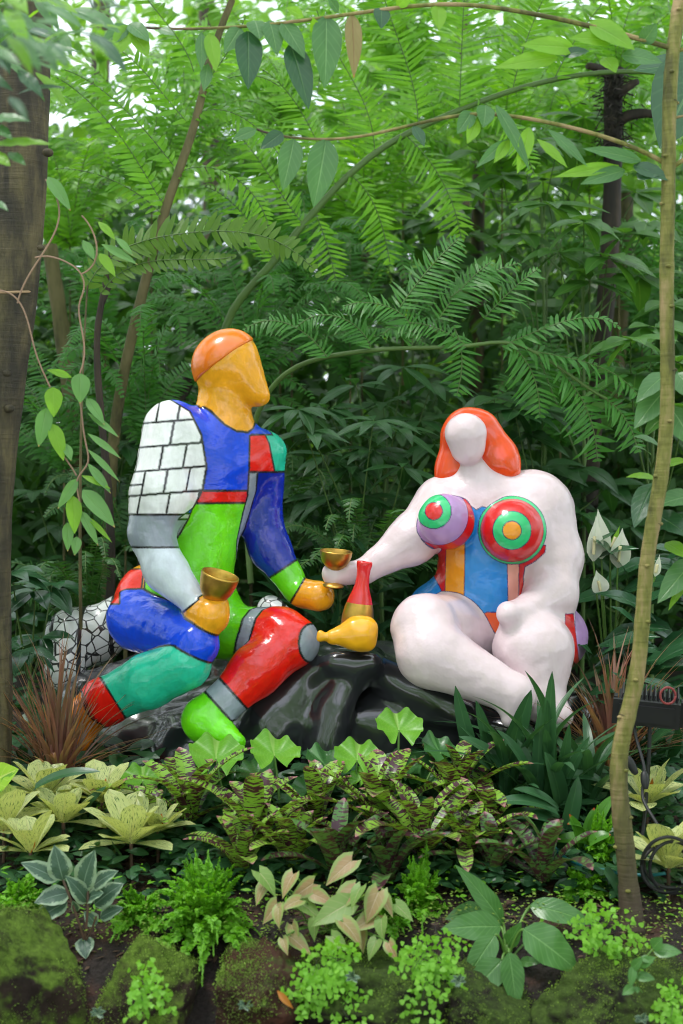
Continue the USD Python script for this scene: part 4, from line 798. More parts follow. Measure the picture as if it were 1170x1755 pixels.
leafmat('tree_leaf_dark', (.022, .075, .03), (.04, .115, .045), .25, rough=.3, rib=(.08, .17, .07), ribw=.03, veins=7, vein=.2)
leafmat('tree_leaf_light', (.16, .36, .025), (.24, .45, .04), .5, rough=.38, rib=(.22, .42, .06), ribw=.03, veins=7, vein=.25)
leafmat('vine_leaf', (.1, .24, .06), (.15, .32, .09), .3, rough=.3, rib=(.16, .3, .1), ribw=.02, veins=0, vein=0, tip=(.4, .24, .1))
leafmat('dry_leaf', (.2, .17, .06), (.28, .2, .08), .2, rough=.6, rib=(.2, .12, .05), veins=6, vein=.25, tip=(.4, .16, .05))
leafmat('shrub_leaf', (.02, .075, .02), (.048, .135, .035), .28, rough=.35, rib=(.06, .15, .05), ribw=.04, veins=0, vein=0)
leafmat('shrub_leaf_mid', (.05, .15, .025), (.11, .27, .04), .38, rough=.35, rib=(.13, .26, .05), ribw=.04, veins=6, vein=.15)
leafmat('lily_leaf', (.012, .05, .018), (.025, .078, .028), .15, rough=.22, rib=(.03, .09, .03), ribw=.03, veins=8, vein=.15)
leafmat('white_spathe', (.66, .68, .56), (.72, .72, .62), .35, rough=.4, tcol=(1, 1, .85), rib=(.5, .6, .35), ribw=.02, veins=0, vein=0)
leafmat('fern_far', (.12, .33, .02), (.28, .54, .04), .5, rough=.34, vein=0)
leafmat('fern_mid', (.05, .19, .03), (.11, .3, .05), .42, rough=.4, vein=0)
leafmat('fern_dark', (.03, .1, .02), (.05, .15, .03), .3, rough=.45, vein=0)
leafmat('cycad_leaf', (.07, .16, .012), (.12, .23, .02), .4, rough=.45, vein=0)
plain('fern_rib', (.07, .13, .025), .5); plain('pale_rib', (.3, .42, .14), .5); plain('vine_stem', (.28, .17, .11), .6); plain('black_metal', (.012, .012, .013), .42, spec=.4); plain('cable_rubber', (.01, .01, .011), .5); plain('teal_hose', (.02, .17, .19), .4); plain('cream', (.55, .5, .28), .6); plain('red_tape', (.22, .03, .03), .5); plain('twine', (.34, .22, .12), .8)

# left tree
tr = thing('broad_tree', 'thick brown tree trunk leaning at the left edge with a leafy top', 'tree', ground_pt(-50, 5.1))
cl = [(48, -260), (44, 0), (36, 200), (24, 400), (-2, 600), (-24, 760), (-36, 900), (-38, 1100), (-44, 1360)]
c = spline([P(u, v, 5.1) for u, v in cl], 60)
obj('trunk', tube(c, np.interp(np.linspace(0, 1, 60), [0, .3, .6, 1], [.085, .1, .112, .125]), 28, wob=.05, seed=2), 'brown_bark', tr)
for u, v, r in [(82, 262, .02), (30, 166, .018), (70, 425, .014), (10, 640, .02), (16, 700, .02)]:
    s = trimesh.creation.icosphere(2, r); s.vertices = np.array(s.vertices) * [1, 1, .75] + P(u, v, 5.02); obj('knot', s, 'brown_bark', tr)
obj('tie', tube(spline([P(u, v, d_) for u, v, d_ in [(-60, 497, 5.06), (-20, 502, 4.985), (20, 501, 4.985), (50, 500, 5.05), (58, 498, 5.12)]], 16), .005, 6), 'twine', tr)
rg = random.Random(11)
for k in range(120):          # leafy sprays near the eye at the upper left
    u, v = rg.uniform(-60, 165), rg.uniform(-30, 118) if rg.random() < .8 else rg.uniform(60, 175)
    if u > 90 and v > 75: continue
    an = math.radians(rg.uniform(-70, 40)); L = rg.uniform(45, 95); d = rg.uniform(2.6, 4.2)
    leaf_at(tr, (u, v), (u + L * math.cos(an), v - L * math.sin(an)), L * .36, d, d - .05, rg.choice(['tree_leaf', 'tree_leaf', 'tree_leaf_light', 'tree_leaf_dark']), arch=.12, n=6, m=1, up=(rg.uniform(-.6, .6), -.4, .8))
for a, b, w, m_ in [((-20, 205), (52, 208), 26, 'tree_leaf'), ((-20, 250), (92, 248), 24, 'tree_leaf_light'), ((-20, 265), (18, 285), 30, 'tree_leaf_light'), ((-10, 345), (14, 362), 14, 'tree_leaf'), ((14, 262), (44, 284), 20, 'tree_leaf'), ((-15, 215), (22, 240), 24, 'tree_leaf'), ((30, 120), (74, 168), 26, 'tree_leaf_dark'), ((40, 84), (140, 90), 22, 'tree_leaf')]:
    leaf_at(tr, a, b, w, 3.7, 3.66, m_, 'lance', wav=.06)

# hanging vine over the left
vt = thing('hanging_vine', 'vine with bare pink stems and drooping oval leaves hanging from the left trunk', 'vine', P(60, 440, 4.5))
d = 4.45
for pts in ([(-10, 498), (20, 505), (40, 530), (60, 600), (75, 640), (86, 664)], [(60, 442), (85, 440), (115, 450), (138, 468), (144, 495), (136, 520), (139, 560), (137, 640)], [(137, 688), (141, 720), (147, 760), (150, 795), (133, 820), (136, 858), (124, 900)], [(30, 520), (70, 440), (100, 380), (78, 308)], [(90, 760), (115, 790), (131, 815)], [(140, 470), (165, 440), (160, 400), (140, 370)]):
    obj('stem', tube(spline([P(u, v, d) for u, v in pts], 22), .0028, 6), 'vine_stem', vt)
for a, b, w in [((91, 664), (92, 715), 31), ((138, 640), (137, 692), 33), ((80, 700), (66, 766), 29), ((89, 727), (109, 790), 27), ((123, 647), (80, 634), 14), ((149, 683), (179, 728), 20), ((150, 743), (207, 786), 13), ((150, 770), (205, 826), 12), ((150, 794), (190, 846), 16), ((142, 840), (197, 904), 31), ((125, 850), (128, 915), 28), ((132, 821), (99, 872), 20),
                ((139, 876), (168, 935), 18), ((148, 884), (192, 930), 10), ((116, 896), (116, 945), 20), ((132, 920), (128, 952), 18), ((150, 708), (204, 750), 13), ((142, 412), (162, 446), 17), ((171, 435), (198, 475), 19), ((174, 419), (236, 454), 17), ((198, 407), (228, 438), 13), ((168, 380), (198, 412), 15), ((112, 760), (122, 790), 16), ((140, 815), (190, 838), 12), ((82, 304), (121, 362), 24)]:
    leaf_at(vt, a, b, w, d, d - .02, 'vine_leaf' if random.Random(a[1]).random() < .75 else 'tree_leaf_light', 'lance' if w < 18 else 'ovate', .08, .18, (.3, -.9, .3), n=9)

# slim tree on the right
st = thing('slim_tree', 'slim ringed greenish-brown tree standing at the right with long leafy side branches', 'tree', gpt(1085, 1588))
cl = [(1178, -160, 4.4), (1166, -10, 4.38), (1150, 120, 4.36), (1145, 300, 4.35), (1142, 500, 4.34), (1143, 690, 4.33), (1132, 820, 4.32), (1110, 950, 4.32), (1099, 1080, 4.31), (1086, 1180, 4.3), (1064, 1275, 4.3), (1060, 1340, 4.29), (1067, 1420, 4.28), (1075, 1500, 4.28), (1084, 1600, 4.27)]
c = spline([P(*q) for q in cl], 150); rad = np.interp(np.linspace(0, 1, 150), [0, .35, .65, .8, 1], [.0205, .0215, .0225, .0265, .031])
rr = np.random.default_rng(4)
nodes = np.cumsum(rr.uniform(4, 9, 24)).astype(int); nodes = nodes[nodes < 147]
rad = rad * (1 + .05 * (meshkit.fbm(np.stack([np.arange(150) * .22, np.zeros(150), np.zeros(150)], 1), 2, 3) - .5))
for q in nodes: rad[q] *= 1.06; rad[q + 1] *= 1.03
rad[-9:] *= np.linspace(1, 1.35, 9)
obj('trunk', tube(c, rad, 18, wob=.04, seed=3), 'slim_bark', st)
for q in nodes:
    a = rr.uniform(2.6, 6.6); s = trimesh.creation.icosphere(1, 1); s.vertices = np.array(s.vertices) * [.009, .009, .006] + c[q] + rad[q] * .95 * np.array([math.cos(a), math.sin(a), 0]); obj('bud', s, 'slim_bark', st)
    T_ = unit(c[q] - c[q - 1]); e1 = unit(np.cross(T_, [0, 1, .2])); e2 = np.cross(T_, e1); obj('scar', tube(np.array([c[q] + rad[q] * 1.0 * (math.cos(x) * e1 + math.sin(x) * e2) + T_ * .004 * math.sin(2 * x + q) for x in np.linspace(a - 1.3, a + 1.1, 12)]), .0013, 5, False), 'brown_bark', st)
def branch(pts, d, r, t=st, m_='slim_bark'): obj('branch', tube(spline([P(u, v, d if len(x) < 1 else x[0]) for u, v, *x in pts], 40), np.linspace(r, r * .45, 40), 8), m_, t)
branch([(1146, 82), (1030, 50), (900, 22), (770, 8), (620, 22), (500, 38), (430, 45), (300, 50), (220, 44)], 4.36, .0085)
branch([(1142, 282), (1050, 240), (960, 215), (880, 200), (790, 198), (640, 230), (560, 239), (480, 233), (440, 222)], 4.36, .0075)
branch([(1146, 290), (1190, 262)], 4.35, .009); branch([(1150, 90), (1190, 80)], 4.36, .008); branch([(1143, 205), (1175, 198)], 4.36, .006)
LV = [((559, 27), (556, 152), 54, 'tree_leaf'), ((498, 75), (529, 188), 47, 'tree_leaf_dark'), ((425, 54), (425, 154), 48, 'tree_leaf_dark'), ((603, 25), (606, 134), 31, 'dry_leaf'), ((462, 36), (475, 96), 36, 'tree_leaf'), ((484, 38), (522, 101), 36, 'tree_leaf'), ((437, 36), (445, 68), 38, 'tree_leaf'), ((412, 48), (384, 92), 32, 'tree_leaf'),
      ((750, 10), (752, 53), 28, 'tree_leaf_light'), ((653, 14), (653, 50), 30, 'tree_leaf_dark'), ((219, 44), (172, 82), 30, 'tree_leaf'), ((220, 44), (195, 100), 33, 'tree_leaf_light'), ((222, 41), (256, 72), 30, 'tree_leaf'), ((232, 60), (254, 100), 30, 'tree_leaf_light'), ((345, 55), (345, 122), 23, 'tree_leaf'), ((359, 58), (370, 124), 28, 'tree_leaf_light'), ((356, 109), (349, 158), 22, 'tree_leaf'),
      ((270, 50), (300, 62), 18, 'tree_leaf'), ((520, 30), (490, 14), 22, 'tree_leaf_light'), ((580, 22), (560, -6), 20, 'tree_leaf'), ((680, 14), (705, -14), 24, 'tree_leaf_light'), ((540, 60), (536, 30), 20, 'tree_leaf_light'),
      ((559, 239), (537, 356), 54, 'tree_leaf'), ((504, 239), (484, 328), 42, 'tree_leaf'), ((484, 228), (446, 256), 28, 'tree_leaf_dark'), ((440, 222), (398, 240), 22, 'tree_leaf'), ((708, 215), (727, 252), 22, 'tree_leaf_dark'), ((832, 181), (828, 219), 34, 'tree_leaf'), ((808, 192), (783, 230), 30, 'tree_leaf'), ((818, 205), (800, 247), 24, 'tree_leaf_light'), ((850, 181), (907, 292), 26, 'tree_leaf'), ((938, 222), (1006, 286), 22, 'tree_leaf'),
      ((920, 239), (972, 288), 20, 'tree_leaf_light'), ((907, 219), (886, 298), 28, 'tree_leaf_light'), ((869, 239), (815, 288), 20, 'tree_leaf'), ((872, 240), (846, 280), 20, 'tree_leaf_light'), ((1098, 276), (998, 255), 26, 'tree_leaf'), ((1070, 292), (994, 316), 28, 'tree_leaf'), ((1060, 284), (950, 304), 24, 'tree_leaf_light'), ((1090, 300), (1130, 300), 26, 'tree_leaf_dark'), ((1085, 284), (1150, 310), 30, 'tree_leaf_dark'),
      ((955, 99), (847, 117), 32, 'tree_leaf_light'), ((985, 84), (892, 78), 36, 'tree_leaf_light'), ((1010, 40), (1087, 86), 46, 'tree_leaf_light'), ((1050, 70), (975, 66), 30, 'tree_leaf_light'), ((1065, 95), (1135, 108), 34, 'tree_leaf'), ((1035, 100), (1055, 125), 34, 'tree_leaf_light'), ((1100, 75), (1125, 40), 30, 'tree_leaf'), ((960, 95), (1010, 88), 22, 'tree_leaf_dark')]
for a, b, w, m_ in LV: leaf_at(st, a, b, w, 4.36, 4.33, m_, 'ovate' if w > 25 else 'lance', .07, .16, (.25, -.9, .25), n=10, wav=.02, wn=4)
for a, b, w, m_ in [((1143, 664), (1086, 735), 50, 'tree_leaf'), ((1143, 640), (1090, 690), 40, 'tree_leaf'), ((1132, 766), (1086, 748), 26, 'tree_leaf'), ((1126, 821), (1072, 818), 21, 'tree_leaf_light'), ((1121, 828), (1086, 905), 46, 'tree_leaf_dark'), ((1190, 850), (1122, 868), 44, 'tree_leaf'), ((1122, 880), (1180, 920), 44, 'tree_leaf_dark'), ((1190, 960), (1126, 1034), 46, 'tree_leaf'), ((1150, 700), (1190, 770), 60, 'tree_leaf'), ((1135, 800), (1180, 790), 26, 'tree_leaf_light'), ((1160, 640), (1200, 690), 50, 'tree_leaf'), ((1175, 1000), (1145, 1046), 16, 'tree_leaf_light'), ((1140, 930), (1185, 960), 30, 'tree_leaf_light'), ((1115, 780), (1085, 765), 16, 'tree_leaf')]:
    leaf_at(st, a, b, w, 4.5, 4.42, m_, arch=.1, fold=.14, up=(rg.uniform(-.4, .2), -.6, .7), wav=.02)

# ferns made of long leaflet rows
def pinna(b, pts, L, w, gap, r=.0025, droop=.26, lean=.35, face=(0, -.6, .8), seed=0, wob=.12, taper=(.6, .18), flat=.85):
    """One row of leaflets on both sides of a curved rib given by points (u, v, d); L, w, gap in picture points."""
    rg = np.random.default_rng(seed); p3 = [P(*q) for q in pts]; d = np.mean([q[2] for q in pts]); ln = sum(np.linalg.norm(np.subtract(p3[i + 1], p3[i])) for i in range(len(p3) - 1)); n = max(6, int(ln / px(gap, d)))
    c = spline(p3, n); T = unit(np.gradient(c, axis=0)); S = unit(np.cross(T, np.array(face, float))); N = np.cross(S, T)
    f = np.linspace(0, 1, n); le = px(L, d) * np.interp(f, [0, .12, .5, .82, 1], [taper[0], .9, 1, .75, taper[1]]) * (1 - .12 * meshkit.noise(np.stack([f * 9, f * 0 + seed, f * 0], 1)))
    for s in (-1, 1):
        kp = rg.random(n) > .045
        b[0].add(leaflets(c[kp], (S * s * flat + T * lean + N * rg.normal(0, wob, (n, 1)) + rg.normal(0, .09, (n, 3)))[kp], (N + rg.normal(0, .22, (n, 3)))[kp], (le * rg.uniform(.8, 1.1, n))[kp], px(w, d), droop, ((0, .7), (.2, 1), (.5, .92), (.8, .6), (1, 0))))
    b[1].add(tube(c[::max(1, n // 14)], r, 5)); return c
def fern(name, label, mt, foot, ribs, d, main=None, main_r=.012, ribm='fern_rib', mainm='green_brown_bark', cat='fern', group=None):
    """ribs: rows (pts, L, w, gap, options); each rib a frond part with its rachis as sub-part."""
    t = thing(name, label, cat, foot, group)
    if main is not None: obj('stem', tube(spline([P(*q) for q in main], 40), np.linspace(main_r, main_r * .45, 40), 9), mainm, t)
    for k, (pts, L, w, gap, *o) in enumerate(ribs):
        b = (MB(), MB()); pinna(b, [(q[0], q[1], q[2] if len(q) > 2 else d) for q in pts], L, w, gap, seed=k * 7 + int(d * 10), **(o[0] if o else {}))
        fr = b[0].build('frond', mt, t, smooth=False); obj('rachis', b[1].get(), ribm, fr)
    return t
F1 = [([(642, 264), (618, 165), (577, 92), (540, 10)], 62, 5.5, 7.5), ([(716, 208), (700, 120), (667, 25), (650, -40)], 78, 5.5, 7.5), ([(787, 185), (790, 110), (793, 36), (798, -40)], 80, 5.5, 7.5), ([(879, 150), (900, 75), (935, -10)], 74, 5.5, 7.5), ([(950, 135), (985, 70), (1030, 10)], 60, 5.5, 7.5), ([(575, 318), (548, 255), (505, 175), (450, 120)], 60, 5.5, 7.5),
      ([(520, 385), (480, 330), (440, 270), (390, 215)], 52, 5.5, 7.5), ([(690, 228), (745, 290), (775, 350), (790, 410)], 60, 5, 7.5), ([(600, 300), (640, 350), (660, 410), (668, 450)], 52, 5, 7.5), ([(820, 170), (880, 230), (915, 300)], 46, 5, 7.5), ([(470, 445), (440, 400), (400, 350), (350, 320)], 50, 5.5, 7.5), ([(540, 365), (560, 420), (575, 480)], 46, 5, 7.5)]
fern('giant_fern', 'giant fern with a long diagonal green midrib crossing behind the heads', 'fern_far', ground_pt(372, 7.0), F1, 6.9, [(372, 980, 7.0), (378, 720, 7.0), (395, 540, 6.95), (450, 470, 6.9), (520, 385, 6.9), (640, 265, 6.9), (750, 205, 6.9), (880, 155, 6.9), (1010, 127, 6.9), (1120, 125, 6.9)], .024, mainm='fern_rib')
F2 = [([(332, 123), (300, 60), (253, 0), (230, -40)], 44, 8, 10), ([(318, 207), (270, 150), (222, 99), (160, 60)], 46, 8, 10), ([(297, 284), (240, 215), (168, 150), (110, 120)], 44, 8, 10), ([(279, 349), (240, 285), (205, 233), (137, 161), (90, 130)], 42, 8, 10), ([(275, 365), (215, 320), (150, 295), (95, 290)], 36, 8, 10), ([(330, 200), (385, 190), (440, 220), (480, 270)], 40, 6.5, 8.5), ([(345, 150), (390, 90), (420, 30)], 44, 6.5, 8.5), ([(300, 300), (370, 290), (430, 330), (460, 390)], 40, 6.5, 8.5), ([(340, 160), (430, 130), (480, 150)], 40, 6.5, 8.5)]
fern('tree_fern', 'tree fern with a brown forked stem behind the bearded trunk vines on the left', 'fern_far', ground_pt(190, 6.9), F2, 6.5, [(180, 1180, 6.9), (190, 820, 6.8), (205, 680, 6.7), (245, 500, 6.6), (290, 340, 6.5), (330, 225, 6.5), (352, 140, 6.5), (398, 0, 6.5)], .034) 
CY = [([(150, 490), (215, 425), (300, 402), (400, 397), (470, 412), (545, 470)], 46, 11, 12, dict(lean=.5, droop=.05, face=(0, -.95, .2), flat=.9, wob=.1)), ([(175, 500), (250, 450), (340, 445), (400, 440)], 30, 10, 11, dict(lean=.45, droop=.05, face=(0, -.9, .4)))]
fern('cycad', 'olive cycad frond with stubby leaflets arching above the orange head', 'cycad_leaf', ground_pt(150, 5.9), CY, 5.9, [(140, 1150, 5.9), (140, 700, 5.9), (150, 490, 5.9)], .008)
F3 = [([(777, 560), (790, 600), (790, 640), (783, 676)], 46, 5, 7.5), ([(872, 588), (907, 630), (925, 712)], 62, 5.5, 7.5), ([(961, 636), (1006, 705), (1023, 788)], 66, 5.5, 7.5), ([(1037, 684), (1071, 718), (1092, 772)], 52, 5.5, 7.5), ([(770, 512), (815, 480), (888, 452)], 58, 4.5, 6.5), ([(830, 545), (885, 490), (920, 462)], 50, 4.5, 6.5), ([(685, 527), (740, 455), (785, 410)], 66, 4.5, 6.5), ([(753, 545), (800, 485), (840, 450)], 60, 4.5, 6.5), ([(635, 597), (610, 560), (560, 540), (510, 560)], 48, 4.5, 6.5), ([(705, 595), (695, 545), (640, 520), (590, 525)], 52, 4.5, 6.5), ([(560, 612), (520, 570), (470, 550), (420, 565)], 48, 4.5, 6.5),
      ([(800, 593), (740, 560), (690, 555), (655, 575)], 46, 4.5, 6.5), ([(860, 592), (940, 560), (1010, 545), (1060, 560)], 40, 7, 9), ([(905, 600), (980, 615), (1050, 640), (1100, 690)], 46, 7, 9)]
fern('arching_fern', 'dusty green fern fronds drooping above the orange-haired figure', 'fern_mid', ground_pt(430, 6.2), F3, 6.0, [(430, 1000, 6.2), (450, 690, 6.2), (510, 628, 6.1), (600, 605, 6.05), (690, 597, 6.0), (800, 593, 6.0), (872, 588, 6.0), (961, 632, 6.0), (1040, 684, 6.0)], .014, mainm='fern_rib')
def fern_bush(label, cu, cv, d, n, L, seed, mt='fern_mid', leaf=26, foot=None, spread=(20, 160), w=5, gap=7):
    """Fronds rising from a crown at picture point (cu, cv) and arching out."""
    rg = np.random.default_rng(seed); rows = []
    for k in range(n):
        a = math.radians(rg.uniform(*spread)); l = L * rg.uniform(.6, 1.1); du, dv = math.cos(a) * l, -math.sin(a) * l; dd = d + rg.uniform(-.55, .45)
        rows.append(([(cu, cv, d), (cu + du * .55, cv + dv * .7, (d + dd) / 2), (cu + du * .95, cv + dv * .85, dd), (cu + du * 1.25, cv + dv * .72 + l * .08, dd - .1)], leaf * rg.uniform(.8, 1.2), w, gap, dict(face=(rg.uniform(-.3, .3), -.5, .8))))
    return fern('feathery_fern', label, mt, ground_pt(cu, d), rows, d, [(cu, 1130, d + .1), (cu, (cv + 1100) / 2, d + .05), (cu, cv, d)], .01, mainm='green_brown_bark')
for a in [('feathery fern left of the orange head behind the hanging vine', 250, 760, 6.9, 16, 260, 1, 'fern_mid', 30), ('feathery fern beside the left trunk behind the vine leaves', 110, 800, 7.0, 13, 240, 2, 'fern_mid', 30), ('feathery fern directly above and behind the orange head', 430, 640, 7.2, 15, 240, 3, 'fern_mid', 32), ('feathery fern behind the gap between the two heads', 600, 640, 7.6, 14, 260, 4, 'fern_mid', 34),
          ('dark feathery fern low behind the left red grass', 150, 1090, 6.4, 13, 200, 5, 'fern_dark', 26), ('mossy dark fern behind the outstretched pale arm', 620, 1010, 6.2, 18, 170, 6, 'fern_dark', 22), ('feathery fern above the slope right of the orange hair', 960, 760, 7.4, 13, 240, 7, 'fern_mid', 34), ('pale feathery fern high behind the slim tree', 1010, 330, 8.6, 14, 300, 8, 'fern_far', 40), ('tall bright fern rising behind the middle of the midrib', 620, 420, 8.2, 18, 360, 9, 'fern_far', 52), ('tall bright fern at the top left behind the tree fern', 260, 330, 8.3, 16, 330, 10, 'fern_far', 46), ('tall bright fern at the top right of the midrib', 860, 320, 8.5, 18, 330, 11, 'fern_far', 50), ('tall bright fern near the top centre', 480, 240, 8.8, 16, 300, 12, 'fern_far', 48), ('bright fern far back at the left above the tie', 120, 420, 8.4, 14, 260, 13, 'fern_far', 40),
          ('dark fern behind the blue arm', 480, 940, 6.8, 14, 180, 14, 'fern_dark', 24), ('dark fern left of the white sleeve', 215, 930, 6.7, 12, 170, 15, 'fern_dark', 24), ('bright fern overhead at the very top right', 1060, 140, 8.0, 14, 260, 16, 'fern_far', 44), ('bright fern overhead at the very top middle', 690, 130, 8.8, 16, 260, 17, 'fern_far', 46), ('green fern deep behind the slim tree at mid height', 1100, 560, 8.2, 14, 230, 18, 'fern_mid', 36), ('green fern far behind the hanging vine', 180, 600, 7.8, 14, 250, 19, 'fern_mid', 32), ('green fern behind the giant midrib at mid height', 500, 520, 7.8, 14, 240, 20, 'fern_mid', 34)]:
    fern_bush(*a)

# leafy shrubs
def shrub(label, clusters, d, matname, L, w, seed, prof='lance', per=(6, 9), droop=(.1, .9), name='leafy_shrub', stem='fern_rib', foot=None, m=1, n=6):
    """Whorls of leaves at the picture points in clusters, on stems from one foot."""
    rg = random.Random(seed); fu = foot or sum(c[0] for c in clusters) / len(clusters); G = ground_pt(fu, d + .1); t = thing(name, label, 'shrub', G)
    top = P(fu, max(c[1] for c in clusters) + 10, d + .1); main = bez(G, (G + top) / 2 + [rg.uniform(-.08, .08), 0, 0], top, 12); obj('stem', tube(main, np.linspace(.011, .007, 12), 6), stem, t)
    for k, (u, v) in enumerate(clusters):
        dd = d + rg.uniform(-.35, .35); C = P(u, v, dd); J = main[rg.randint(6, 11)]; obj('branch', tube(bez(J, (J + C) / 2 + [rg.uniform(-.06, .06), .05, -.08], C, 9), np.linspace(.0055, .0025, 9), 5), stem, t)
        a0 = rg.uniform(0, 6.28); q = rg.randint(*per)
        for i in range(q):
            a = a0 + i * 6.283 / q + rg.uniform(-.3, .3); z = rg.uniform(*droop); D = unit([math.cos(a), math.sin(a) * .8 - .2, -z + .15]); l = px(L, dd) * rg.uniform(.7, 1.15)
            obj('leaf', blade(C + D * .012, C + D * l, px(w, dd) * rg.uniform(.85, 1.15), (0, -.35, .9), rg.uniform(.08, .2), .14, prof, n, m, side=rg.uniform(-.08, .08)), matname, t)
shrub('shrub with whorls of dark lance leaves right of the orange face', [(690, 628), (740, 655), (655, 690), (610, 660), (560, 700), (600, 740), (680, 735), (640, 770), (720, 720), (745, 760)], 6.5, 'shrub_leaf', 88, 22, 1, per=(7, 9))
shrub('shrub with drooping grey-green lance leaves between the two figures', [(655, 780), (600, 800), (560, 780), (530, 740), (690, 800), (620, 850), (575, 850), (540, 850), (510, 700), (640, 720)], 6.3, 'shrub_leaf', 84, 22, 2, per=(7, 9))
shrub('shrub with broad dark leaves behind the orange hair', [(900, 740), (930, 800), (880, 700), (960, 860), (990, 800), (845, 680), (1000, 880), (930, 700), (1040, 830)], 6.6, 'shrub_leaf', 86, 34, 3, 'ovate')
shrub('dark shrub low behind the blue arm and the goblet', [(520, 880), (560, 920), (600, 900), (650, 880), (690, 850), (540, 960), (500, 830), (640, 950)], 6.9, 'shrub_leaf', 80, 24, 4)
shrub('broad-leaved shrub high on the right behind the slim tree', [(900, 400), (960, 430), (1000, 380), (1040, 440), (1070, 400), (940, 350), (1090, 470), (860, 430), (1110, 380), (1010, 480)], 6.8, 'shrub_leaf_mid', 92, 36, 5, 'ovate')
shrub('bright broad-leaved shrub beside the dark hairy stump', [(1000, 200), (960, 240), (900, 250), (860, 300), (930, 310), (1000, 290), (1090, 330), (820, 260), (780, 320)], 7.4, 'shrub_leaf_mid', 84, 34, 6, 'ovate')
shrub('broad-leaved shrub deep behind the heads at mid height', [(700, 420), (740, 380), (800, 400), (660, 440), (620, 400), (760, 460), (830, 470), (570, 440)], 8.4, 'shrub_leaf_mid', 70, 30, 7, 'ovate')
shrub('broad-leaved shrub far at the left behind the feathery ferns', [(120, 520), (170, 480), (90, 600), (230, 520), (280, 460), (330, 520), (150, 650), (320, 600)], 8.4, 'shrub_leaf_mid', 66, 28, 8, 'ovate')
shrub('shrub with large leaves at the right edge above the peace lilies', [(1120, 560), (1160, 620), (1090, 640), (1150, 520), (1170, 700), (1080, 580), (1060, 700)], 6.4, 'shrub_leaf_mid', 92, 40, 9, 'ovate')
shrub('dark leafy shrub behind the left white sleeve', [(190, 820), (160, 880), (215, 760), (130, 960), (240, 700), (100, 900), (180, 960), (60, 840), (70, 960)], 7.2, 'shrub_leaf', 72, 24, 10)
shrub('dark shrub at the left edge beside the scaled animal', [(60, 1010), (30, 1060), (90, 1000), (40, 1110), (20, 980), (70, 1090)], 5.6, 'lily_leaf', 84, 30, 11, 'ovate')
shrub('tall background shrub behind the giant fern midrib', [(560, 300), (500, 330), (620, 340), (680, 310), (740, 300), (450, 380), (590, 380), (380, 330)], 9.4, 'shrub_leaf_mid', 64, 28, 12, 'ovate')
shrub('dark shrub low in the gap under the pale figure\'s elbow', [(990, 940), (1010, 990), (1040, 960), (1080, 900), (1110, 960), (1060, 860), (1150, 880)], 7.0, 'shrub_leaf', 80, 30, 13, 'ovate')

# peace lilies
rg = random.Random(21); G = ground_pt(1050, 5.9); t = thing('peace_lily', 'peace lilies with white spathes over dark leaves right of the pale figure', 'plant', G)
for k in range(46):
    u, v = rg.uniform(985, 1185), rg.uniform(960, 1200); L = rg.uniform(75, 125); an = math.radians(rg.choice([rg.uniform(20, 70), rg.uniform(110, 200), rg.uniform(-50, 30)])); d = 5.9 - (v - 960) * .002 + rg.uniform(-.15, .15)
    leaf_at(t, (u, v), (u + math.cos(an) * L, v - math.sin(an) * L * .7), L * .4, d, d - .12, 'lily_leaf', 'ovate', .2, .15, (.2, -.5, .85), n=7, m=1, wav=.03)
for a, b, w, d in [((1016, 962), (1021, 884), 30, 5.72), ((1030, 958), (1024, 872), 36, 5.76), ((1058, 973), (1066, 905), 38, 5.74), ((1030, 1019), (1021, 977), 32, 5.7), ((1122, 988), (1130, 950), 14, 5.7), ((1045, 945), (1062, 900), 12, 5.78)]:
    mt = 'white_spathe' if w > 13 else 'tree_leaf_light'
    sp = leaf_at(t, a, b, w, d, d, mt, 'spathe', .05, .3, (.1, -.95, .1), name='spathe', n=10)
    A, B = P(*a, d - .03), P(*b, d - .03); obj('spadix', tube(np.linspace(A * .85 + B * .15, A * .45 + B * .55, 5), .0065, 8), 'cream', sp)
    obj('stem', tube(bez(G, (G + P(*a, d)) / 2, P(*a, d), 8), .004, 6), 'green_stem', t)
rg = random.Random(22); G = ground_pt(715, 6.1); t = thing('peace_lily', 'dark broad leaves without flowers between the pale knee and the bottle', 'plant', ground_pt(640, 6.2))
for k in range(34):
    u, v = rg.uniform(470, 720), rg.uniform(950, 1110); L = rg.uniform(60, 100); an = math.radians(rg.uniform(10, 170)); d = 6.2 + rg.uniform(-.15, .3)
    leaf_at(t, (u, v), (u + math.cos(an) * L, v - math.sin(an) * L * .7), L * .36, d, d - .1, 'lily_leaf', 'ovate', .2, .15, (.2, -.5, .85), n=6, m=1)
rg = random.Random(23); t = thing('peace_lily', 'dark broad leaves at the right edge below the slim tree bend', 'plant', ground_pt(1130, 5.3))
for k in range(30):
    u, v = rg.uniform(1040, 1190), rg.uniform(1190, 1390); L = rg.uniform(70, 110); an = math.radians(rg.uniform(-20, 170)); d = 5.3 + rg.uniform(-.2, .2)
    leaf_at(t, (u, v), (u + math.cos(an) * L, v - math.sin(an) * L * .7), L * .34, d, d - .1, 'lily_leaf', 'ovate', .2, .15, (.2, -.5, .85), n=6, m=1)

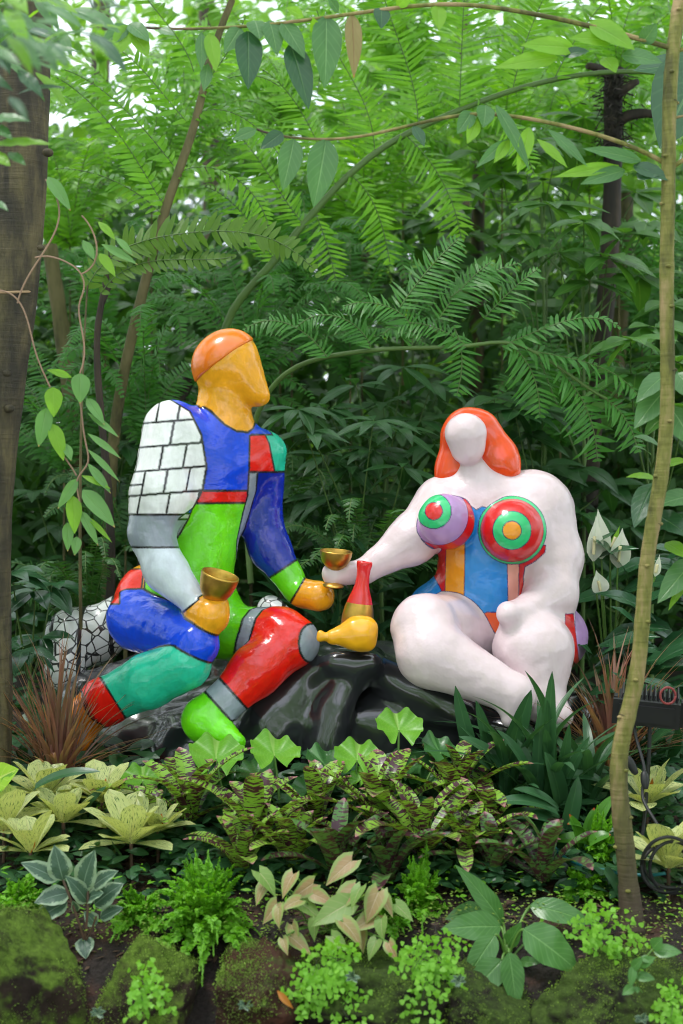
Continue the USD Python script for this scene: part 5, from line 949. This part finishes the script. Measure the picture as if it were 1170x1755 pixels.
# other stems in the wood
def stem_tree(name, label, pts, r, m_, extra=()):
    t = thing(name, label, 'tree', P(*pts[-1])); obj('trunk', tube(spline([P(*q) for q in pts], 40), np.linspace(r[0], r[1], 40), 14, wob=.16, seed=len(label)), m_, t)
    for e, er in extra: obj('branch', tube(spline([P(*q) for q in e], 16), np.linspace(er, er * .55, 16), 8, wob=.2), m_, t)
    return t
sn = stem_tree('dead_stump', 'dark hairy tree stump with broken stubs behind the slim tree', [(1052, 118, 7.4), (1050, 180, 7.4), (1050, 260, 7.4), (1046, 400, 7.4), (1034, 560, 7.4), (1020, 700, 7.4), (1010, 1000, 7.4)], (.05, .042), 'dark_fibre_bark', [([(1050, 222, 7.4), (1075, 200, 7.35), (1118, 196, 7.3), (1135, 206, 7.3)], .034), ([(1052, 170, 7.4), (1075, 150, 7.3), (1092, 140, 7.3)], .03), ([(1052, 140, 7.4), (1030, 120, 7.35), (1006, 114, 7.3)], .03)])
rr = np.random.default_rng(3); hp = np.array([P(1050 + rr.normal(0, 15), rr.uniform(120, 260), 7.36 + rr.normal(0, .04)) for _ in range(520)])
obj('fibres', leaflets(hp, rr.normal(size=(520, 3)) * [1, 1, .6] - [0, 0, .5], rr.normal(size=(520, 3)), rr.uniform(.03, .1, 520), .007), 'dark_fibre_bark', sn, smooth=False).SetCustomDataByKey('kind', 'stuff')
stem_tree('thin_tree', 'thin brown trunk right behind the dark stump', [(1070, 330, 8.6), (1066, 480, 8.6), (1055, 620, 8.6), (1050, 1020, 8.6)], (.05, .06), 'green_brown_bark')
stem_tree('thin_tree', 'thin trunk seen between ferns above the orange hair', [(822, 200, 9.2), (820, 330, 9.2), (816, 620, 9.2), (820, 1000, 9.2)], (.04, .055), 'brown_bark')
stem_tree('thin_tree', 'slanting pale green trunk behind the hanging vine leaves', [(85, 420, 7.6), (105, 560, 7.6), (122, 700, 7.6), (130, 1040, 7.6)], (.04, .045), 'green_brown_bark')
stem_tree('thin_tree', 'thin dark forked stem left of the orange head', [(186, 420, 6.2), (180, 490, 6.2), (168, 560, 6.2), (172, 700, 6.2), (182, 1100, 6.2)], (.012, .02), 'dark_fibre_bark', [([(176, 520, 6.2), (192, 480, 6.2), (205, 440, 6.2)], .01)])
stem_tree('thin_tree', 'dark leaning stem directly behind the orange head', [(330, 640, 7.0), (300, 700, 7.0), (270, 800, 7.0), (245, 1060, 7.0)], (.03, .04), 'dark_fibre_bark')
t = thing('big_leaf_plant', 'very large grey-green leaf with pale veins at the upper right edge', 'plant', P(1200, 200, 5.3)); leaf_at(t, (1215, 90), (1130, 255), 130, 5.3, 5.2, 'tree_leaf_dark', arch=.1, fold=.05, up=(-.2, -1, .2)); leaf_at(t, (1200, 120), (1085, 122), 70, 5.35, 5.3, 'tree_leaf_dark', arch=.1)
obj('stem', tube(spline([P(1215, 90, 5.3), P(1225, 500, 5.4), P(1220, 1300, 5.4)], 12), .012, 7), 'green_stem', t)

# floodlight with cable, ring and hose
d = 4.75; fl = thing('floodlight', 'black finned floodlight on a stake behind the slim tree', 'lamp', gpt(1105, 1420))
def box_at(c, sx, sy, sz, rx=0, rz=0):
    b = trimesh.creation.box([sx, sy, sz]); v = np.array(b.vertices); b2 = b.subdivide(); m_ = trimesh.transformations.euler_matrix(rx, 0, rz)[:3, :3]; return np.array(b.vertices) @ m_.T + c, np.array(b.faces), None
C = P(1112, 1203, d); rz = math.radians(-12)
R = trimesh.transformations.euler_matrix(math.radians(14), math.radians(4), rz)[:3, :3]
def part(name, off, size, rot=(0, 0, 0), m_='black_metal'):
    b = trimesh.creation.box(size); v = np.array(b.vertices) @ trimesh.transformations.euler_matrix(*rot)[:3, :3].T + off; return obj(name, (v @ R.T + C, np.array(b.faces)), m_, fl, smooth=False)
part('housing', (0, 0, -.018), (.2, .1, .07)); part('rim', (-.008, -.056, -.018), (.22, .014, .088)); part('lens', (-.008, -.066, -.018), (.18, .006, .06)); part('bracket', (-.11, 0, -.03), (.012, .03, .09)); part('bracket', (.11, 0, -.03), (.012, .03, .09))
for k in range(13): part('fin', (-.09 + k * .015, .002, .03), (.004, .096, .026), (0, .25, 0))
obj('stake', tube(spline([P(1113, 1222, d + .02), P(1110, 1320, d + .0), P(1098, 1450, d - .1)], 12), .007, 8), 'black_metal', fl)
cb = thing('power_cable', 'black cable hanging from the floodlight and coiled beside the slim tree', 'cable', gpt(1140, 1540))
obj('lead', tube(spline([P(1088, 1228, d), P(1094, 1280, d - .05), P(1104, 1330, d - .1), P(1100, 1360, d - .12), P(1118, 1400, d - .2), P(1135, 1440, d - .3), P(1128, 1460, 4.4)], 40), .0055, 8), 'cable_rubber', cb)
obj('plug', tube(spline([P(1076, 1296, d - .1), P(1084, 1316, d - .1), P(1090, 1326, d - .1)], 6), [.006, .012, .014, .013, .012, .008], 10), 'cable_rubber', cb)
obj('connector', tube(np.linspace(P(1103, 1322, d - .1), P(1106, 1352, d - .12), 6), [.008, .013, .014, .014, .012, .008], 10), 'cable_rubber', cb)
q = np.linspace(0, 2 * math.pi, 40)
for k, (du, dv, ru, rv) in enumerate([(0, 0, 46, 48), (8, 4, 40, 44), (-4, 6, 42, 40), (6, -3, 48, 42)]):
    obj('coil', tube(np.array([P(1145 + du + ru * math.cos(x), 1482 + dv + rv * math.sin(x), 4.35 + .03 * math.sin(x + k) + k * .012) for x in q]), .0055, 7), 'cable_rubber', cb)
hs = obj('garden_hose', tube(spline([P(945, 1440, 4.62), P(958, 1462, 4.56), P(985, 1478, 4.5), P(1030, 1490, 4.45), P(1080, 1498, 4.42), P(1140, 1496, 4.38)], 30), .0055, 8), 'teal_hose'); tag(hs, 'thin teal hose crossing the bed behind the slim tree', 'hose')
rgn = obj('metal_ring', tube(np.array([P(1144 + 13 * math.cos(x), 1192 + 14 * math.sin(x), d - .1) for x in q]), .004, 7), 'red_tape'); tag(rgn, 'small red and black ring hanging on the floodlight', 'ring')

# the wood behind: masses of leaves on trunks, too deep to pick apart
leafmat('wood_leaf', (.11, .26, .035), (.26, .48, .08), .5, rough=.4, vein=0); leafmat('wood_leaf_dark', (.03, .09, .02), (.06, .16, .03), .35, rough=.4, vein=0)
def wood(name, label, n, xr, yr, zr, size, mt, seed, keep=.5, fs=.55):
    rg = np.random.default_rng(seed); p = np.stack([rg.uniform(*xr, n * 3), rg.uniform(*yr, n * 3), rg.uniform(*zr, n * 3)], 1); k = meshkit.fbm(p * [fs, fs, fs * 1.3], 3, seed); p = p[k > keep][:n]; m_ = len(p)
    tag(obj(name, leaflets(p, rg.normal(size=(m_, 3)) * [1, .7, .6] - [0, .1, .45], rg.normal(0, .5, (m_, 3)) + [0, -.5, .8], rg.uniform(*size, m_), rg.uniform(*size, m_) * .42, .15), mt, smooth=False), label, 'foliage', kind='stuff')
wood('far_foliage', 'bright leaves of the wood far behind the ferns', 20000, (-9, 9), (12, 22), (.4, 9.5), (.14, .34), 'wood_leaf', 1, .52)
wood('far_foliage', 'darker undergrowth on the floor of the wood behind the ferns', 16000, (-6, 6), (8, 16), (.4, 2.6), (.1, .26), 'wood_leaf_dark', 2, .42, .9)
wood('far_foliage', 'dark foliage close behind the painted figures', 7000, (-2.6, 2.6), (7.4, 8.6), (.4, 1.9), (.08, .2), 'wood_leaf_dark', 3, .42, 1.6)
wood('far_foliage', 'leafy middle storey of the wood behind the tall ferns', 9000, (-5, 5), (9, 12), (1.6, 5), (.1, .24), 'wood_leaf', 4, .53, .8)
for k, (x, y, h, r) in enumerate([(-4.2, 13, 9, .14), (-1.6, 15, 10, .12), (1.2, 14, 9, .11), (3.6, 13.5, 9, .13), (-2.8, 18, 11, .16), (5.4, 17, 10, .15), (.2, 19, 11, .14)]):
    t = thing('far_tree', ['trunk in the wood far left', 'slim trunk in the wood behind the tree fern', 'slim trunk in the wood behind the orange hair', 'trunk in the wood right behind the hairy stump', 'thick trunk deep in the wood at the left', 'thick trunk deep in the wood at the right edge', 'trunk deep in the middle of the wood'][k] + ', mostly hidden by leaves', 'tree', (x, y, .45))
    obj('trunk', tube(np.array([[x + .25 * math.sin(q * 2.1 + k), y, .4 + h * q] for q in np.linspace(0, 1, 16)]), np.linspace(r, r * .6, 16), 10, wob=.1, seed=k), 'brown_bark', t)

# the garden round the bed, outside the picture: it shades and greens the light as the wood does
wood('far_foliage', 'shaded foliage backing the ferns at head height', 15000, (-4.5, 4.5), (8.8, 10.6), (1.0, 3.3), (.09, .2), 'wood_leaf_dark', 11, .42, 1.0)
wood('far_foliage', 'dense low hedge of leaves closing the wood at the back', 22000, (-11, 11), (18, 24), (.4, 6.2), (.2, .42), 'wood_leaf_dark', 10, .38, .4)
wood('surrounding_foliage', 'trees standing left of the bed', 9000, (-8, -2.9), (-3, 8), (.3, 7), (.16, .34), 'wood_leaf', 5, .44)
wood('surrounding_foliage', 'trees standing right of the bed', 9000, (2.9, 8), (-3, 8), (.3, 7), (.16, .34), 'wood_leaf', 6, .44)
wood('surrounding_foliage', 'trees across the garden path, behind the viewer', 9000, (-7, 7), (-7, -3.5), (.3, 6), (.16, .34), 'wood_leaf', 7, .44)
wood('surrounding_foliage', 'loose tree canopy high over the bed', 1500, (-6, 6), (1, 10), (6.2, 8.5), (.16, .34), 'wood_leaf', 8, .5)

wood('surrounding_foliage', 'dense tree crown arching over the shaded ground behind the figures', 4200, (-3.2, 3.2), (5.9, 7.6), (4.45, 5.6), (.12, .28), 'wood_leaf', 9, .4)
